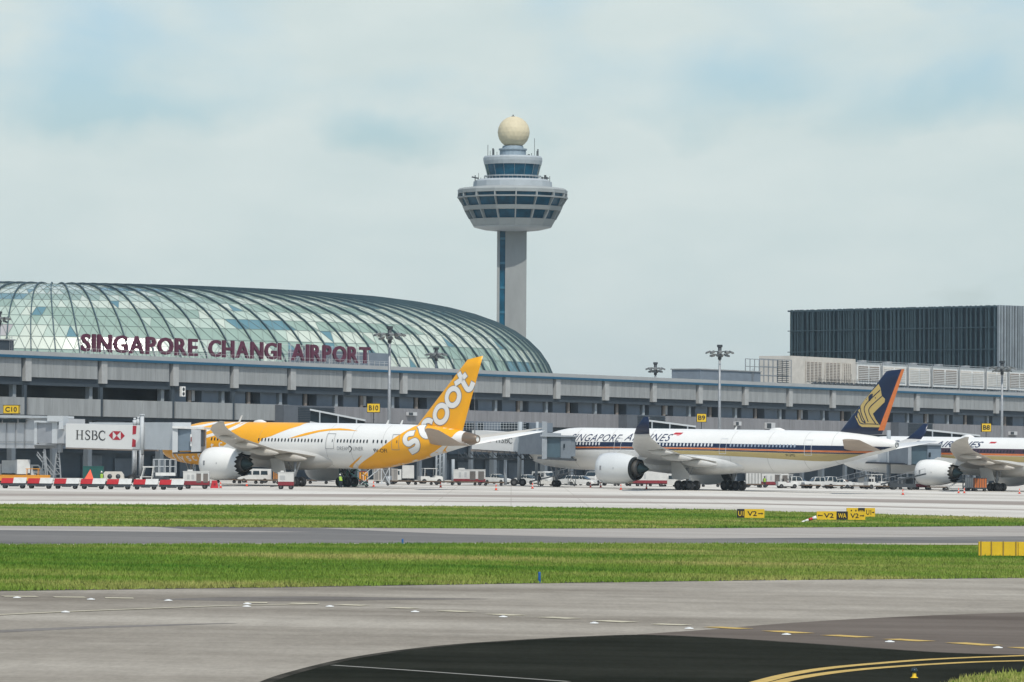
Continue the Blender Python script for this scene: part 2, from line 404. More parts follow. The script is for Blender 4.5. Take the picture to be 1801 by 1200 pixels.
ribbon('white_line', [(585, 1172), (720, 1181), (860, 1191), (1000, 1201)], .2, mat('line_white_faded', (.30, .29, .26), .8), .03)
ribbon('yellow_line', smooth_line([(-60, 1086), (80, 1079), (230, 1073), (400, 1067), (540, 1064)]), .3, M_ylf, .03)
for (x0, y0, x1, y1, a) in [(5, 1050.2, 65, 1050.6, 0), (95, 1051.5, 150, 1052, 0), (185, 1053, 235, 1053.6, 0), (430, 1061, 470, 1061.6, 0), (510, 1062.5, 560, 1063.5, 0), (597, 1065, 643, 1066.6, 0), (688, 1070, 730, 1071.6, 0),
                            (778, 1075.5, 825, 1077.8, 0), (868, 1081.5, 913, 1084.2, 0), (958, 1087, 1010, 1089.6, 0), (1055, 1093, 1109, 1096, 0),
                            (1153, 1099, 1208, 1101, 0), (1252, 1104.2, 1310, 1107.6, 1), (1357, 1111, 1415, 1115.4, 1), (1459, 1118.6, 1523, 1122.6, 1), (1567, 1125.6, 1630, 1129.5, 1), (1680, 1132, 1746, 1137, 1), (1790, 1140, 1850, 1145, 1)]:
    ribbon('yellow_dash', [(x0, y0), (x1, y1)], 0.8 if a else .85, M_ylw if a else M_ylf, .03)
sheet('grass_verge', smooth_line([(1660, 1206), (1700, 1193), (1760, 1187), (1850, 1181), (2000, 1176)]) + [(2000, 1300), (1640, 1300)], M_grass, .035)

ribbon('grass_edge_shade', [(x, y - .6) for x, y in near_top], 1.3, mat('edge_shade_dark', (.05, .042, .03), .95), .02)  # dark ribbon painted in for the shade at the grass edge
ribbon('grass_edge_shade', [(-700, 917.6), (0, 925.1), (900, 930.1), (1250, 929.1), (1801, 925.1), (2400, 919.6)], 2.2, mat('edge_shade_dark', (.05, .042, .03), .95), .02)  # same painted edge shade in front of the far grass strip
sheet('rubber_streak', smooth_line([(270, 1055), (400, 1051), (560, 1050), (700, 1052), (860, 1054.5), (700, 1056), (560, 1058), (400, 1058)]), ground_mat('rubber_streak', (.12, .11, .10), (.17, .16, .15), .03, .2, fine=.15), .016)
sheet('rubber_streak', smooth_line([(-60, 1112), (120, 1104), (300, 1099), (420, 1097), (300, 1101.5), (120, 1108), (-60, 1117)]), ground_mat('rubber_streak', (.15, .14, .13), (.20, .19, .18), .03, .2, fine=.15), .016)
# grass blades
def grass(name, region, n, hmin, hmax, wd, seed, label):
    rg = np.random.RandomState(seed)
    pts = []
    (xa, xb, ya, yb, inside) = region
    V = []; Fc = []; cnt = 0
    X = rg.uniform(xa, xb, n * 3); Y = rg.uniform(ya, yb, n * 3)
    ok = inside(X, Y); X = X[ok][:n]; Y = Y[ok][:n]; m = len(X)
    Vs = np.zeros((m, 3, 3, 3)); 
    for k in range(3):
        a = rg.uniform(0, 6.28, m); h = rg.uniform(hmin, hmax, m) * (1 + .5 * (rg.rand(m) > .93)); wv = wd * rg.uniform(.6, 1.4, m)
        ox = X + rg.uniform(-.12, .12, m); oy = Y + rg.uniform(-.12, .12, m)
        lean = rg.uniform(-.5, .5, (m, 2)) * h[:, None]
        dx = np.cos(a) * wv / 2; dy = np.sin(a) * wv / 2 * .3
        z0 = -K * ox
        Vs[:, k, 0] = np.stack([ox - wv / 2, oy - dy, z0], 1); Vs[:, k, 1] = np.stack([ox + wv / 2, oy + dy, z0], 1)
        Vs[:, k, 2] = np.stack([ox + lean[:, 0], oy + lean[:, 1], z0 + h], 1)
    vv = Vs.reshape(-1, 3)
    me = bpy.data.meshes.new(name); nv = len(vv)
    me.vertices.add(nv); me.vertices.foreach_set('co', vv.ravel())
    me.loops.add(nv); me.loops.foreach_set('vertex_index', np.arange(nv, dtype=np.int32))
    me.polygons.add(nv // 3); me.polygons.foreach_set('loop_start', np.arange(0, nv, 3, dtype=np.int32)); me.polygons.foreach_set('loop_total', np.full(nv // 3, 3, dtype=np.int32))
    me.update(); me.validate(); me.materials.append(M_blade)
    o = bpy.data.objects.new(name, me); COL.objects.link(o); return tag(o, label, 'grass', kind='stuff')
M_blade = ground_mat('grass_blades', (.045, .135, .012), (.29, .28, .09), .035, .07, .33, .66, rough=.8, fine=.35, c3=(.13, .205, .03), spec=.1)
def yfun(pts):
    g = [G(*p) for p in pts]; xs = np.array([p.x for p in g]); ys = np.array([p.y for p in g])
    return lambda X: np.interp(X, xs, ys)
y_near = yfun(near_top); y_t2b = yfun([(-700, 964), (0, 960.5), (900, 958.2), (1801, 959), (2400, 960)])
y_t2t = yfun([(-700, 918), (0, 925.5), (900, 930.5), (1250, 929.5), (1801, 925.5), (2400, 920)]); y_ap = yfun(edge_ap)
grass('grass_strip', (-42, 42, 165, 275, lambda X, Y: (Y > y_near(X) - .2 - .5 * np.abs(np.sin(X * .9) * np.sin(X * 2.3 + 1))) & (Y < y_t2b(X)) & (abs(X) < Y * .135)), 110000, .06, .19, .06, 3, 'near strip of rough green grass between the two taxiways')
grass('grass_strip', (-70, 70, 270, 460, lambda X, Y: (Y > y_t2t(X) - .2) & (Y < y_ap(X)) & (abs(X) < Y * .135)), 80000, .06, .19, .12, 4, 'far strip of green grass along the apron edge')
gv = yfun([(1660, 1206), (1700, 1193), (1760, 1187), (1850, 1181), (2000, 1176)])
grass('grass_tuft_patch', (8, 20, 95, 118, lambda X, Y: (Y < gv(X)) & (X > (760 / F) * Y)), 6000, .06, .16, .04, 5, 'small corner of grass beside the yellow lines')

# ------------------------------------------------------------------ terminal
TA = Vector((-73.0, 649.0, 0)); TD = Vector((.546, .838, 0)).normalized(); TN = Vector((-TD.y, TD.x, 0))   # TN points into the building
Trz = math.atan2(TD.y, TD.x)
def T(px, w_=0.0):     # distance along the front for a photo column, at depth w_ behind the face
    u = (px - 900.5) / F
    a = TA + TN * w_
    return (u * a.y - a.x) / (TD.x - u * TD.y)
KT = K * TD.x
def zt(z, t): return z - KT * t
TZ0 = gz(TA.x)
def tbox(mb, t0, t1, w0, w1, z0, z1, mi=None):
    mb.hexa([(t0, w0, zt(z0, t0)), (t1, w0, zt(z0, t1)), (t1, w1, zt(z0, t1)), (t0, w1, zt(z0, t0)),
             (t0, w0, zt(z1, t0)), (t1, w0, zt(z1, t1)), (t1, w1, zt(z1, t1)), (t0, w1, zt(z1, t0))], mi)
def tobj(name, mb, m, parent): return mb.build(name, m, parent)
term = thing('terminal_building', (TA.x, TA.y, 0), Trz, 'long low grey concrete terminal with blue roof stripe, running behind the aircraft', 'terminal')
# the heights below are measured at photo column 0
pil_px = [-90, 43, 177, 303, 409, 510, 608, 707, 800, 888, 977, 1063, 1147, 1228, 1309, 1387, 1463, 1538, 1611, 1681, 1751, 1819, 1886]
PT = [T(p) for p in pil_px]
t0, t1 = PT[0] - 4, PT[-1] + 8
mb = MB(); tbox(mb, t0, t1, -.35, 60, 18.45, 19.05); tobj('roof', mb, M_fascia, term)
mb = MB(); tbox(mb, t0, t1, -.38, .3, 18.08, 18.45); o = tobj('blue_stripe', mb, M_blue, term)
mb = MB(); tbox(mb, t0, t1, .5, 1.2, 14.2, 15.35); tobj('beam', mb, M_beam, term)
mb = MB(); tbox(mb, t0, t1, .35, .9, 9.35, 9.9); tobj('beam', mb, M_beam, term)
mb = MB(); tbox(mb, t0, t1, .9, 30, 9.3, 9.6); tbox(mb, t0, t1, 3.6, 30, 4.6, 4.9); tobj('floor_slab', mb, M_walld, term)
mb = MB(); tbox(mb, t0, t1, .5, .7, 15.35, 18.06); tobj('recess_band', mb, M_beam, term)  # dark band coloured to read as the shaded recess beside the pilasters
# recessed upper wall: solid dark back plus panels
mb = MB(); tbox(mb, t0, t1, 6.0, 6.4, 9.6, 18.4); tobj('recessed_wall', mb, M_void, term)
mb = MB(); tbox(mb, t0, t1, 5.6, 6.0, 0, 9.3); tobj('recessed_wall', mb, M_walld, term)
def grooved(mb, a, b, w0, w1, z0, z1, step, gap=.035):
    n = max(1, round((b - a) / step)); s = (b - a) / n
    for i in range(n): tbox(mb, a + i * s + gap / 2, a + (i + 1) * s - gap / 2, w0, w1, z0, z1)
    tbox(mb, a + .02, b - .02, w0 + .06, w1 - .02, z0 + .01, z1 - .01)
for i in range(len(PT) - 1):
    a, b = PT[i], PT[i + 1]
    mb = MB(); grooved(mb, a + 1.65, b - .55, .1, .35, 15.35, 18.06, 1.75); tobj('wall_panel', mb, M_panel, term)
    px0, px1 = pil_px[i], pil_px[i + 1]
    if px1 <= 520:
        mb = MB(); grooved(mb, a + .55, b - .25, -.3, .0, 9.9, 12.4, 1.85); tobj('parapet_panel', mb, M_panel, term)
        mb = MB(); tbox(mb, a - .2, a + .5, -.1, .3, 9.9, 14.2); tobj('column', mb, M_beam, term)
    else:
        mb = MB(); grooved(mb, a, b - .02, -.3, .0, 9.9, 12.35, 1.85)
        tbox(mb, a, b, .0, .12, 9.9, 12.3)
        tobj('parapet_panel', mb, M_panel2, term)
    # columns of the open deck
    mb = MB(); tbox(mb, a - 1.2 + .2, a - .2, 1.3, 2.0, 9.9, 15.3); tbox(mb, a - 1.0, a - .3, 1.25, 1.3, 9.95, 15.2); tobj('column', mb, M_colu, term)
    W = b - a
    if px1 > 303:      # recessed blue grey wall blocks between dark openings
        for (f0, f1) in ((.10, .36), (.62, .90)):
            mb = MB(); tbox(mb, a + W * f0, a + W * f1, 1.5, 3.0, 9.6, 15.2); tobj('wall_block', mb, M_wallb, term)
        if i % 3 == 0:
            mb = MB(); tbox(mb, a + W * .50, a + W * .55, 2.0, 2.4, 12.6, 14.4); tobj('lit_interior_box', mb, M_silver, term)  # added pale box suggesting something lit inside the deck
        if i % 4 == 2:
            mb = MB(); tbox(mb, a + W * .40, a + W * .60, 3.2, 3.3, 14.3, 14.5); tobj('lit_interior_strip', mb, M_twhite, term)  # added pale strip standing for a lit interior, gives off no light
        mb = MB(); tbox(mb, a + W * .385, a + W * .43, 1.3, 1.6, 9.6, 15.2); tobj('drain_pipe_casing', mb, M_louvre, term)
    # lower floor
    for f0, f1 in ((.12, .52), (.64, .9)):
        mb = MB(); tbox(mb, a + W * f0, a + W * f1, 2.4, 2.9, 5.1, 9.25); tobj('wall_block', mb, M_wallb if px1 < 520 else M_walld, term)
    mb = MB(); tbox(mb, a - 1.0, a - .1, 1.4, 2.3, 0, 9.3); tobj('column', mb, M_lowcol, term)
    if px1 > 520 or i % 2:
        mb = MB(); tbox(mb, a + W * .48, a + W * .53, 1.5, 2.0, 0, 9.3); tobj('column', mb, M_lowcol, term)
    if i % 3 != 1:
        for f0, f1, za, zb in ((.15, .42, 0, 4.2), (.6, .85, 1.1, 3.8)):
            mb = MB(); tbox(mb, a + W * f0, a + W * f1, 5.3, 5.55, za, zb); tobj('shutter_door', mb, mat('shutter_grey', (.10, .13, .16), .7, var=.1), term)
for t in PT:
    mb = MB(); tbox(mb, t + .15, t + 1.5, -.12, .5, 14.75, 18.05); tobj('pilaster', mb, M_pil, term)
# blocks with louvres where the fixed bridges leave the building
def louvre_box(pa, pb, z0, z1):
    a, b = T(pa, -2.2), T(pb, -2.2); mb = MB()
    tbox(mb, a, b, -2.0, .3, z0, z1, 0)
    n = int((z1 - z0) / .28)
    for k in range(n): tbox(mb, a + (b - a) * .28, b + .02, -2.14, -2.0, z0 + k * .28 + .03, z0 + k * .28 + .17, 1)
    tobj('louvre_block', mb, [mat('louvre_slate', (.10, .115, .135), .7), M_beam], term)
louvre_box(502, 590, 6.0, 12.3); louvre_box(1105, 1172, 7.0, 12.35); louvre_box(1583, 1642, 7.0, 12.35)
# wall mounted boxes on the parapet
for (px, py, wd, ht) in ((727, 728, 15, 6), (1300, 745, 10, 7), (1357, 749, 15, 11), (1784, 762, 12, 6)):
    a = T(px - wd / 2, -.8); b = T(px + wd / 2, -.8); Yb = (TA + TD * a).y
    z = (P(px, py, Yb).z + KT * a); hh = ht / 2 * Yb / F
    mb = MB(); tbox(mb, a, b, -.8, -.32, z - hh, z + hh, 0); tbox(mb, a + .05, a + (b - a) * .5, -.84, -.8, z - hh * .8, z + hh * .8, 1)
    tobj('vent_box', mb, [M_silver, M_dsteel], term)

def air_con():
    t = T(321, 1); Yb = (TA + TD * t).y; p = P(321, 697.5, Yb - 1)
    r = thing('air_conditioner', (p.x, p.y, p.z), Trz, 'white outdoor air conditioner with two round fans on the left parapet deck', 'air conditioner')
    mb = MB(); mb.box(-.45, .45, -.2, .2, 0, 1.5); mb.build('casing', M_white, r)
    for z in (.4, 1.08):
        mb = MB(); mb.lathe([(.001, -.23), (.27, -.23), (.27, -.2)], (0, 0, z), 'y', 16); mb.build('fan_grille', M_dsteel, r)
air_con()

# rooftop letters
def roof_sign():
    root = thing('rooftop_sign', (TA.x, TA.y, 0), Trz, 'maroon capital letters SINGAPORE CHANGI AIRPORT standing on the terminal roof edge', 'sign')
    words = [('SINGAPORE', 143, 347), ('CHANGI', 367, 494), ('AIRPORT', 513, 651)]
    dz = 19.05
    fr = MB()
    for wd, p0, p1 in words:
        ta, tb = T(p0, 1.2), T(p1, 1.2)
                # lay out letter by letter
        n = len(wd)
        wid = []
        for ch in wd:
            v, f = text_geo(ch, 1, bold=.022, extrude=.05); a = text_fit(v); wid.append((a[1] - a[0], v, f, a))
        gap = .52; sx = ((tb - ta) - gap * (n - 1)) / sum(x[0] for x in wid)
        c = ta
        for (wl, v, f, a) in wid:
            H = 2.62; mbl = MB(); cx = c + wl * sx / 2
            def fn(x, y, z, a=a, c=c, sx=sx, H=H, cx=cx): return (c + (x - a[0]) * sx, 1.2 - z * 3, zt(dz + .35 + (y - a[2]) / (a[3] - a[2]) * H, cx))
            add_geo(mbl, v, f, fn); mbl.build('letter', M_maroon, root)
            for q in (c + .1, c + wl * sx - .1):
                fr.bar((q, 1.45, zt(dz, q)), (q, 1.45, zt(dz + 2.9, q)), .07)
                fr.bar((q, 1.45, zt(dz + 2.2, q)), (q, 3.0, zt(dz, q)), .05)
            c += wl * sx + gap
    a, b = T(140, 1.5), T(690, 1.5)
    for z in (.5, 1.6, 2.75): fr.bar((a, 1.45, zt(dz + z, a)), (b - (7 if z > 1 else 0), 1.45, zt(dz + z, b - (7 if z > 1 else 0))), .05)
    n = 60
    for k in range(n):
        q = a + (b - a) * k / (n - 1); fr.bar((q, .2, zt(dz, q)), (q, .2, zt(dz + .75, q)), .035)
    fr.bar((a, .2, zt(dz + .75, a)), (b, .2, zt(dz + .75, b)), .035)
    fr.build('support_frame', mat('pale_frame', (.55, .56, .55), .6), root)
    mb = MB(); tbox(mb, T(525, 5), T(680, 5), 4.5, 7, 19.1, 21.3); mb.build('backing_wall', M_wallb, root)
roof_sign()
def roof_box(pa, pb, w0, w1, z1, m, name, label, cat):
    mb = MB(); a, b = T(pa, w0), T(pb, w0)
    tbox(mb, a, b, w0, w1, 19.05, z1)
    o = mb.build(name, m); o.matrix_world = Matrix.Translation((TA.x, TA.y, 0)) @ Matrix.Rotation(Trz, 4, 'Z'); tag(o, label, cat); return o
def cabin(pa, pb, w0, w1, z1, m, name, label, cat):
    r = thing(name, (TA.x, TA.y, 0), Trz, label, cat); a, b = T(pa, w0), T(pb, w0)
    mb = MB(); tbox(mb, a, b, w0, w1, 19.05, z1); mb.build('wall', m, r)
    mb = MB(); tbox(mb, a - .2, b + .2, w0 - .2, w1 + .2, z1, z1 + .18); mb.build('roof', M_panel, r)
    mb = MB()
    for k in (.3, .85):
        q = a + (b - a) * k
        for s in (0, .5): mb.bar((q + s, w0 - .1, zt(19.05, q)), (q + s, w0 - .1, zt(z1 + .6, q)), .05)
        for j in range(7): mb.bar((q, w0 - .1, zt(19.2 + j * .3, q)), (q + .5, w0 - .1, zt(19.2 + j * .3, q)), .04)
    mb.build('ladder', M_steel, r)
cabin(-30, 24, 3, 9, 20.6, M_beam, 'roof_cabin', 'low dark roof cabin at the left end of the terminal roof', 'roof cabin')
cabin(1232, 1338, 4, 10, 21.0, M_wallb, 'roof_cabin', 'low slate grey roof cabin left of the steel scaffold', 'roof cabin')

# roof plant on the right
def plant():
    r = thing('roof_scaffold', (TA.x, TA.y, 0), Trz, 'open grey steel scaffold with stair on the terminal roof', 'scaffold')
    mb = MB(); a, b = T(1336, 6), T(1392, 6)
    n = 7
    for k in range(n + 1):
        q = a + (b - a) * k / n; mb.bar((q, 6, zt(19, q)), (q, 6, zt(23.6, q)), .12); mb.bar((q, 9, zt(19, q)), (q, 9, zt(23.6, q)), .12)
    for z in (20.6, 22.2, 23.6):
        for ww in (6, 9): mb.bar((a, ww, zt(z, a)), (b, ww, zt(z, b)), .12)
    mb.build('frame', M_steel, r)
    mb = MB(); q0 = a + (b - a) * .55
    for k in range(12): tbox(mb, q0, q0 + (b - a) * .32, 5.6, 6.0, 19.3 + k * .36, 19.42 + k * .36)
    mb.build('stair', M_dsteel, r)
    r = thing('roof_plant_screen', (TA.x, TA.y, 0), Trz, 'long beige rooftop plant enclosure with brown louvres above the right terminal bays', 'plant enclosure')
    a, b = T(1392, 9), T(1505, 9)
    mb = MB(); tbox(mb, a, b, 9, 16, 19.05, 24.6); mb.build('wall', M_beige, r)
    for (f0, f1) in ((.22, .46), (.52, .75), (.80, .92)):
        A, B = a + (b - a) * f0, a + (b - a) * f1
        mb = MB()
        tbox(mb, A, B, 8.93, 9.0, 19.9, 23.6, 1)
        for k in range(5): q = A + (B - A) * k / 4; tbox(mb, q - .1, q + .1, 8.8, 8.93, 19.8, 23.7, 0)
        for k in range(12): tbox(mb, A, B, 8.86, 8.92, 20 + k * .3, 20.1 + k * .3, 0)
        mb.build('louvre', [M_beige, M_louvre], r)
    mb = MB()
    for k in range(40):
        q = a + (b - a) * k / 39; mb.bar((q, 3.2, zt(19, q)), (q, 3.2, zt(20.4 + rnd.random() * 1.0 * (k % 4 == 0), q)), .05)
    for z in (19.6, 20.1): mb.bar((a, 3.2, zt(z, a)), (b, 3.2, zt(z, b)), .05)
    for k in range(14):
        q = a + (b - a) * (k + .5) / 14; mb.tube((q, 5, zt(19.1, q)), (q + 1.2, 5, zt(19.5, q)), .35, seg=8)
    mb.build('handrail_and_pipes', M_dsteel, r)
    # cooling units
    ps = [1508, 1552, 1598, 1640, 1688, 1735, 1775, 1815]
    first = None
    labs = ['pale cooling unit next to the beige plant enclosure', 'pale cooling unit directly above the navy tail fin tip', 'pale cooling unit third from the beige enclosure',
            'pale cooling unit fourth from the beige enclosure', 'pale cooling unit fifth from the beige enclosure', 'pale cooling unit left of the right light mast head', 'pale cooling unit at the right edge of the roof']
    for i in range(len(ps) - 1):
        A, B = T(ps[i], 9), T(ps[i + 1], 9); B -= .9
        z0 = 19.9; mid = (A + B) / 2
        rr = thing('cooling_unit', (0, 0, 0), 0, labs[i], 'cooling unit', 'rooftop cooling units in a row')
        rr.matrix_world = Matrix.Translation((TA.x, TA.y, 0)) @ Matrix.Rotation(Trz, 4, 'Z')
        mb = MB(); tbox(mb, A, B, 9, 14, z0, 23.9, 0); tbox(mb, A - .1, B + .1, 8.9, 14.1, 23.9, 24.05, 0)
        mb.build('casing', M_whited, rr)
        mb = MB(); tbox(mb, A + .5, A + (B - A) * .46, 8.9, 9, z0 + .5, 23.3, 0)
        tbox(mb, A + (B - A) * .54, B - .5, 8.9, 9, z0 + .5, 23.3, 0)
        for k in range(8): tbox(mb, A + .5, B - .5, 8.82, 8.9, z0 + .6 + k * .34, z0 + .72 + k * .34, 1)
        mb.build('grille', [M_louvre if i % 3 == 0 else M_beige, M_whited], rr)
        mb = MB(); 
        for q in (A + .2, mid, B - .2): mb.bar((q, 9.3, zt(19.05, q)), (q, 9.3, zt(z0, q)), .25)
        mb.bar((B + .45, 8.7, zt(19, B)), (B + .45, 8.7, zt(24.3, B)), .12); mb.bar((A, 8.7, zt(24.3, A)), (B + .45, 8.7, zt(24.3, B)), .12)
        mb.bar((A, 8.7, zt(19.5, A)), (B + .45, 8.7, zt(19.5, B)), .1)
        mb.tube((mid, 10.5, zt(24, mid)), (mid, 10.5, zt(24.5, mid)), .9, seg=14)
        mb.build('support_frame', M_steel, rr)
plant()

# ------------------------------------------------------------------ dark glass block on the right
def hotel():
    c = P(1752, 700, 950); a = P(1389, 700, 993); c.z = gz(c.x); a.z = c.z
    r = thing('office_building', (c.x, c.y, c.z), 0, 'tall dark glass block with pale vertical fins, rising behind the rooftop plant', 'building')
    d = (a - c); Lf = d.length; d.normalize(); n = Vector((d.y, -d.x, 0))
    if n.y > 0: n = -n
    ang = math.atan2(d.y, d.x); r.rotation_euler = (0, 0, ang)
    # local: x along the front from the near corner to the left end, outward normal
    nl = (Matrix.Rotation(-ang, 3, 'Z') @ n); s = 1 if nl.y > 0 else -1
    top = P(1752, 537.5, 950).z - c.z
    D2 = 50
    mb = MB(); mb.box(0, Lf, -s * D2, 0, 0, top) if s > 0 else mb.box(0, Lf, 0, D2, 0, top); mb.build('glass_wall', M_hglass, r)
    mb = MB()
    rr = random.Random(3); x = .2
    while x < Lf:
        wd = rr.choice([.1, .14, .2, .2, .3]); y = s * .5
        mb.box(x, x + wd, min(0.02 * s, y), max(.02 * s, y), 0, top + .1); x += wd + rr.choice([.3, .45, .6, .9, 1.3])
    tag(mb.build('fin_screen', mat('fin_grey', (.04, .075, .095), .5), r))
    mb = MB(); x = .2
    while x < D2:
        wd = rr.choice([.2, .3, .4])
        mb.box(-.55, -.02, -s * (x + wd) if s > 0 else x, -s * x if s > 0 else x + wd, 0, top + .1); x += wd + rr.choice([.25, .4, .6])
    mb.build('fin_screen', mat('fin_pale', (.24, .28, .31), .5), r)
    for z in (top - 4.6, top - 9.2, top - 13.8, top - .35):
        mb = MB(); mb.box(-.6, Lf + .2, min(s * .52, s * .6), max(s * .52, s * .6), z, z + (.35 if z > top - 1 else .16)); mb.build('floor_line', mat('fin_grey', (.1, .16, .19)), r)
M_hglass = mat('office_glass', (.004, .018, .03), .3, var=.1, scale=.2, spec=.25)
hotel()

# ------------------------------------------------------------------ glass dome
def dome():
    Yc = 860; cx = 90; cen = P(cx, 700, Yc); cen.z = gz(cen.x)
    a = (983 - cx) / F * Yc; b = 72.0; H = P(cx + 100, 505.5, Yc - 10).z - cen.z; n = 4.6; r0 = .0
    r = thing('glass_dome', cen, 0, 'huge glass and steel dome with diagonal dark ribs behind the terminal', 'dome', tilt=True)
    NM = 120; NM2 = NM * 2
    hs = [0, .10, .2, .3, .4, .48, .555, .625, .69, .75, .8, .845, .885, .918, .945, .966, .982, .993, .998, .9999]
    def pt(h, m, off=0.0):
        m = m - 3.4 * h * ss(m, -6, 16)          # the lattice leans as it climbs
        rr = r0 + (1 - r0) * max(0, 1 - h ** n) ** (1 / n); t = 2 * math.pi * m / NM2
        return Vector((a * rr * math.sin(t), -b * rr * math.cos(t), H * h)) * (1 + off / a)
    V = {}
    mb = MB(); rg = random.Random(11); cols = 5
    def vert(i, m):
        m = (m + 120) % NM2 - 120
        if (i, m) not in V: V[(i, m)] = mb.bm.verts.new(pt(hs[i], m + (i % 2) * .5))
        return V[(i, m)]
    vals = {}
    for i in range(len(hs) - 1):
        run = 0; cur = 0
        for m in range(-120, 120):
            if run <= 0: 
                run = rg.choice([1, 2, 3, 5, 8, 12]); east = 1 if m > 18 else 0; cur = rg.choices([0, 1, 2, 3, 4], [6, 5, 4, 1.5 if i < 5 and east else .2, .9 + 5 * east])[0]
            run -= 1
            A, B, C_, D = vert(i, m), vert(i, m + 1), vert(i + 1, m), vert(i + 1, m + 1)
            tris = ((A, B, C_), (B, D, C_)) if i % 2 == 0 else ((A, B, D), (A, D, C_))
            for tr in tris:
                c2 = cur if rg.random() < .92 else rg.choice([0, 1, 2, 4])
                f = mb.bm.faces.new(tr); f.material_index = c2
    gm = [mat('glass_pale_green', (.39, .48, .42), .16, spec=.8, var=.03, scale=.05), mat('glass_sage', (.25, .345, .295), .16, spec=.8, var=.03, scale=.05),
          mat('glass_cream', (.50, .56, .49), .16, spec=.8, var=.03, scale=.05), mat('glass_mauve_grey', (.36, .35, .36), .2, spec=.7, var=.03, scale=.05), mat('glass_teal', (.10, .21, .25), .12, spec=.8, var=.03, scale=.05)]
    mb.bm.faces.new([vert(len(hs) - 1, m) for m in range(-120, 120)]).material_index = 1
    mb.build('glass_skin', gm, r)
    # main ribs: every second meridian, standing proud of the skin
    mb = MB()
    for k in range(-60, 60):
        m = 2 * k; t = 2 * math.pi * m / NM2
        if -math.cos(t) > .35: continue
        if math.sin(t) < -.25: continue
        pr = [pt(h, m) for h in hs]
        for i in range(len(hs) - 1):
            p, q = pr[i], pr[i + 1]
            tang = Vector((math.cos(t) * a, b * math.sin(t), 0)).normalized()
            nrm = (q - p).cross(tang).normalized()
            if nrm.dot(Vector((p.x, p.y, p.z * 2 + 1))) < 0: nrm = -nrm
            d = .38; wv = .09
            mb.hexa([tuple(x) for x in (p - tang * wv, p + tang * wv, q + tang * wv, q - tang * wv, p - tang * wv + nrm * d, p + tang * wv + nrm * d, q + tang * wv + nrm * d, q - tang * wv + nrm * d)])
    mb.build('rib', mat('rib_steel', (.045, .085, .105), .6), r)
    # thin bars: rings and diagonals
    mb = MB()
    for i in range(3, len(hs) - 2):
        for m in range(-16, 62):
            t = 2 * math.pi * m / NM2
            p = pt(hs[i], m + (i % 2) * .5, .12); q = pt(hs[i], m + 1 + (i % 2) * .5, .12); mb.bar(p, q, .05)
            u1 = pt(hs[i + 1], m + ((i + 1) % 2) * .5, .12); u2 = pt(hs[i + 1], m + ((i + 1) % 2) * .5 + (1 if i % 2 else -1), .12)
            mb.bar(p, u1, .05); mb.bar(p, u2, .05)
    tag(mb.build('glazing_bars', mat('bar_grey', (.19, .24, .23), .6), r))
dome()

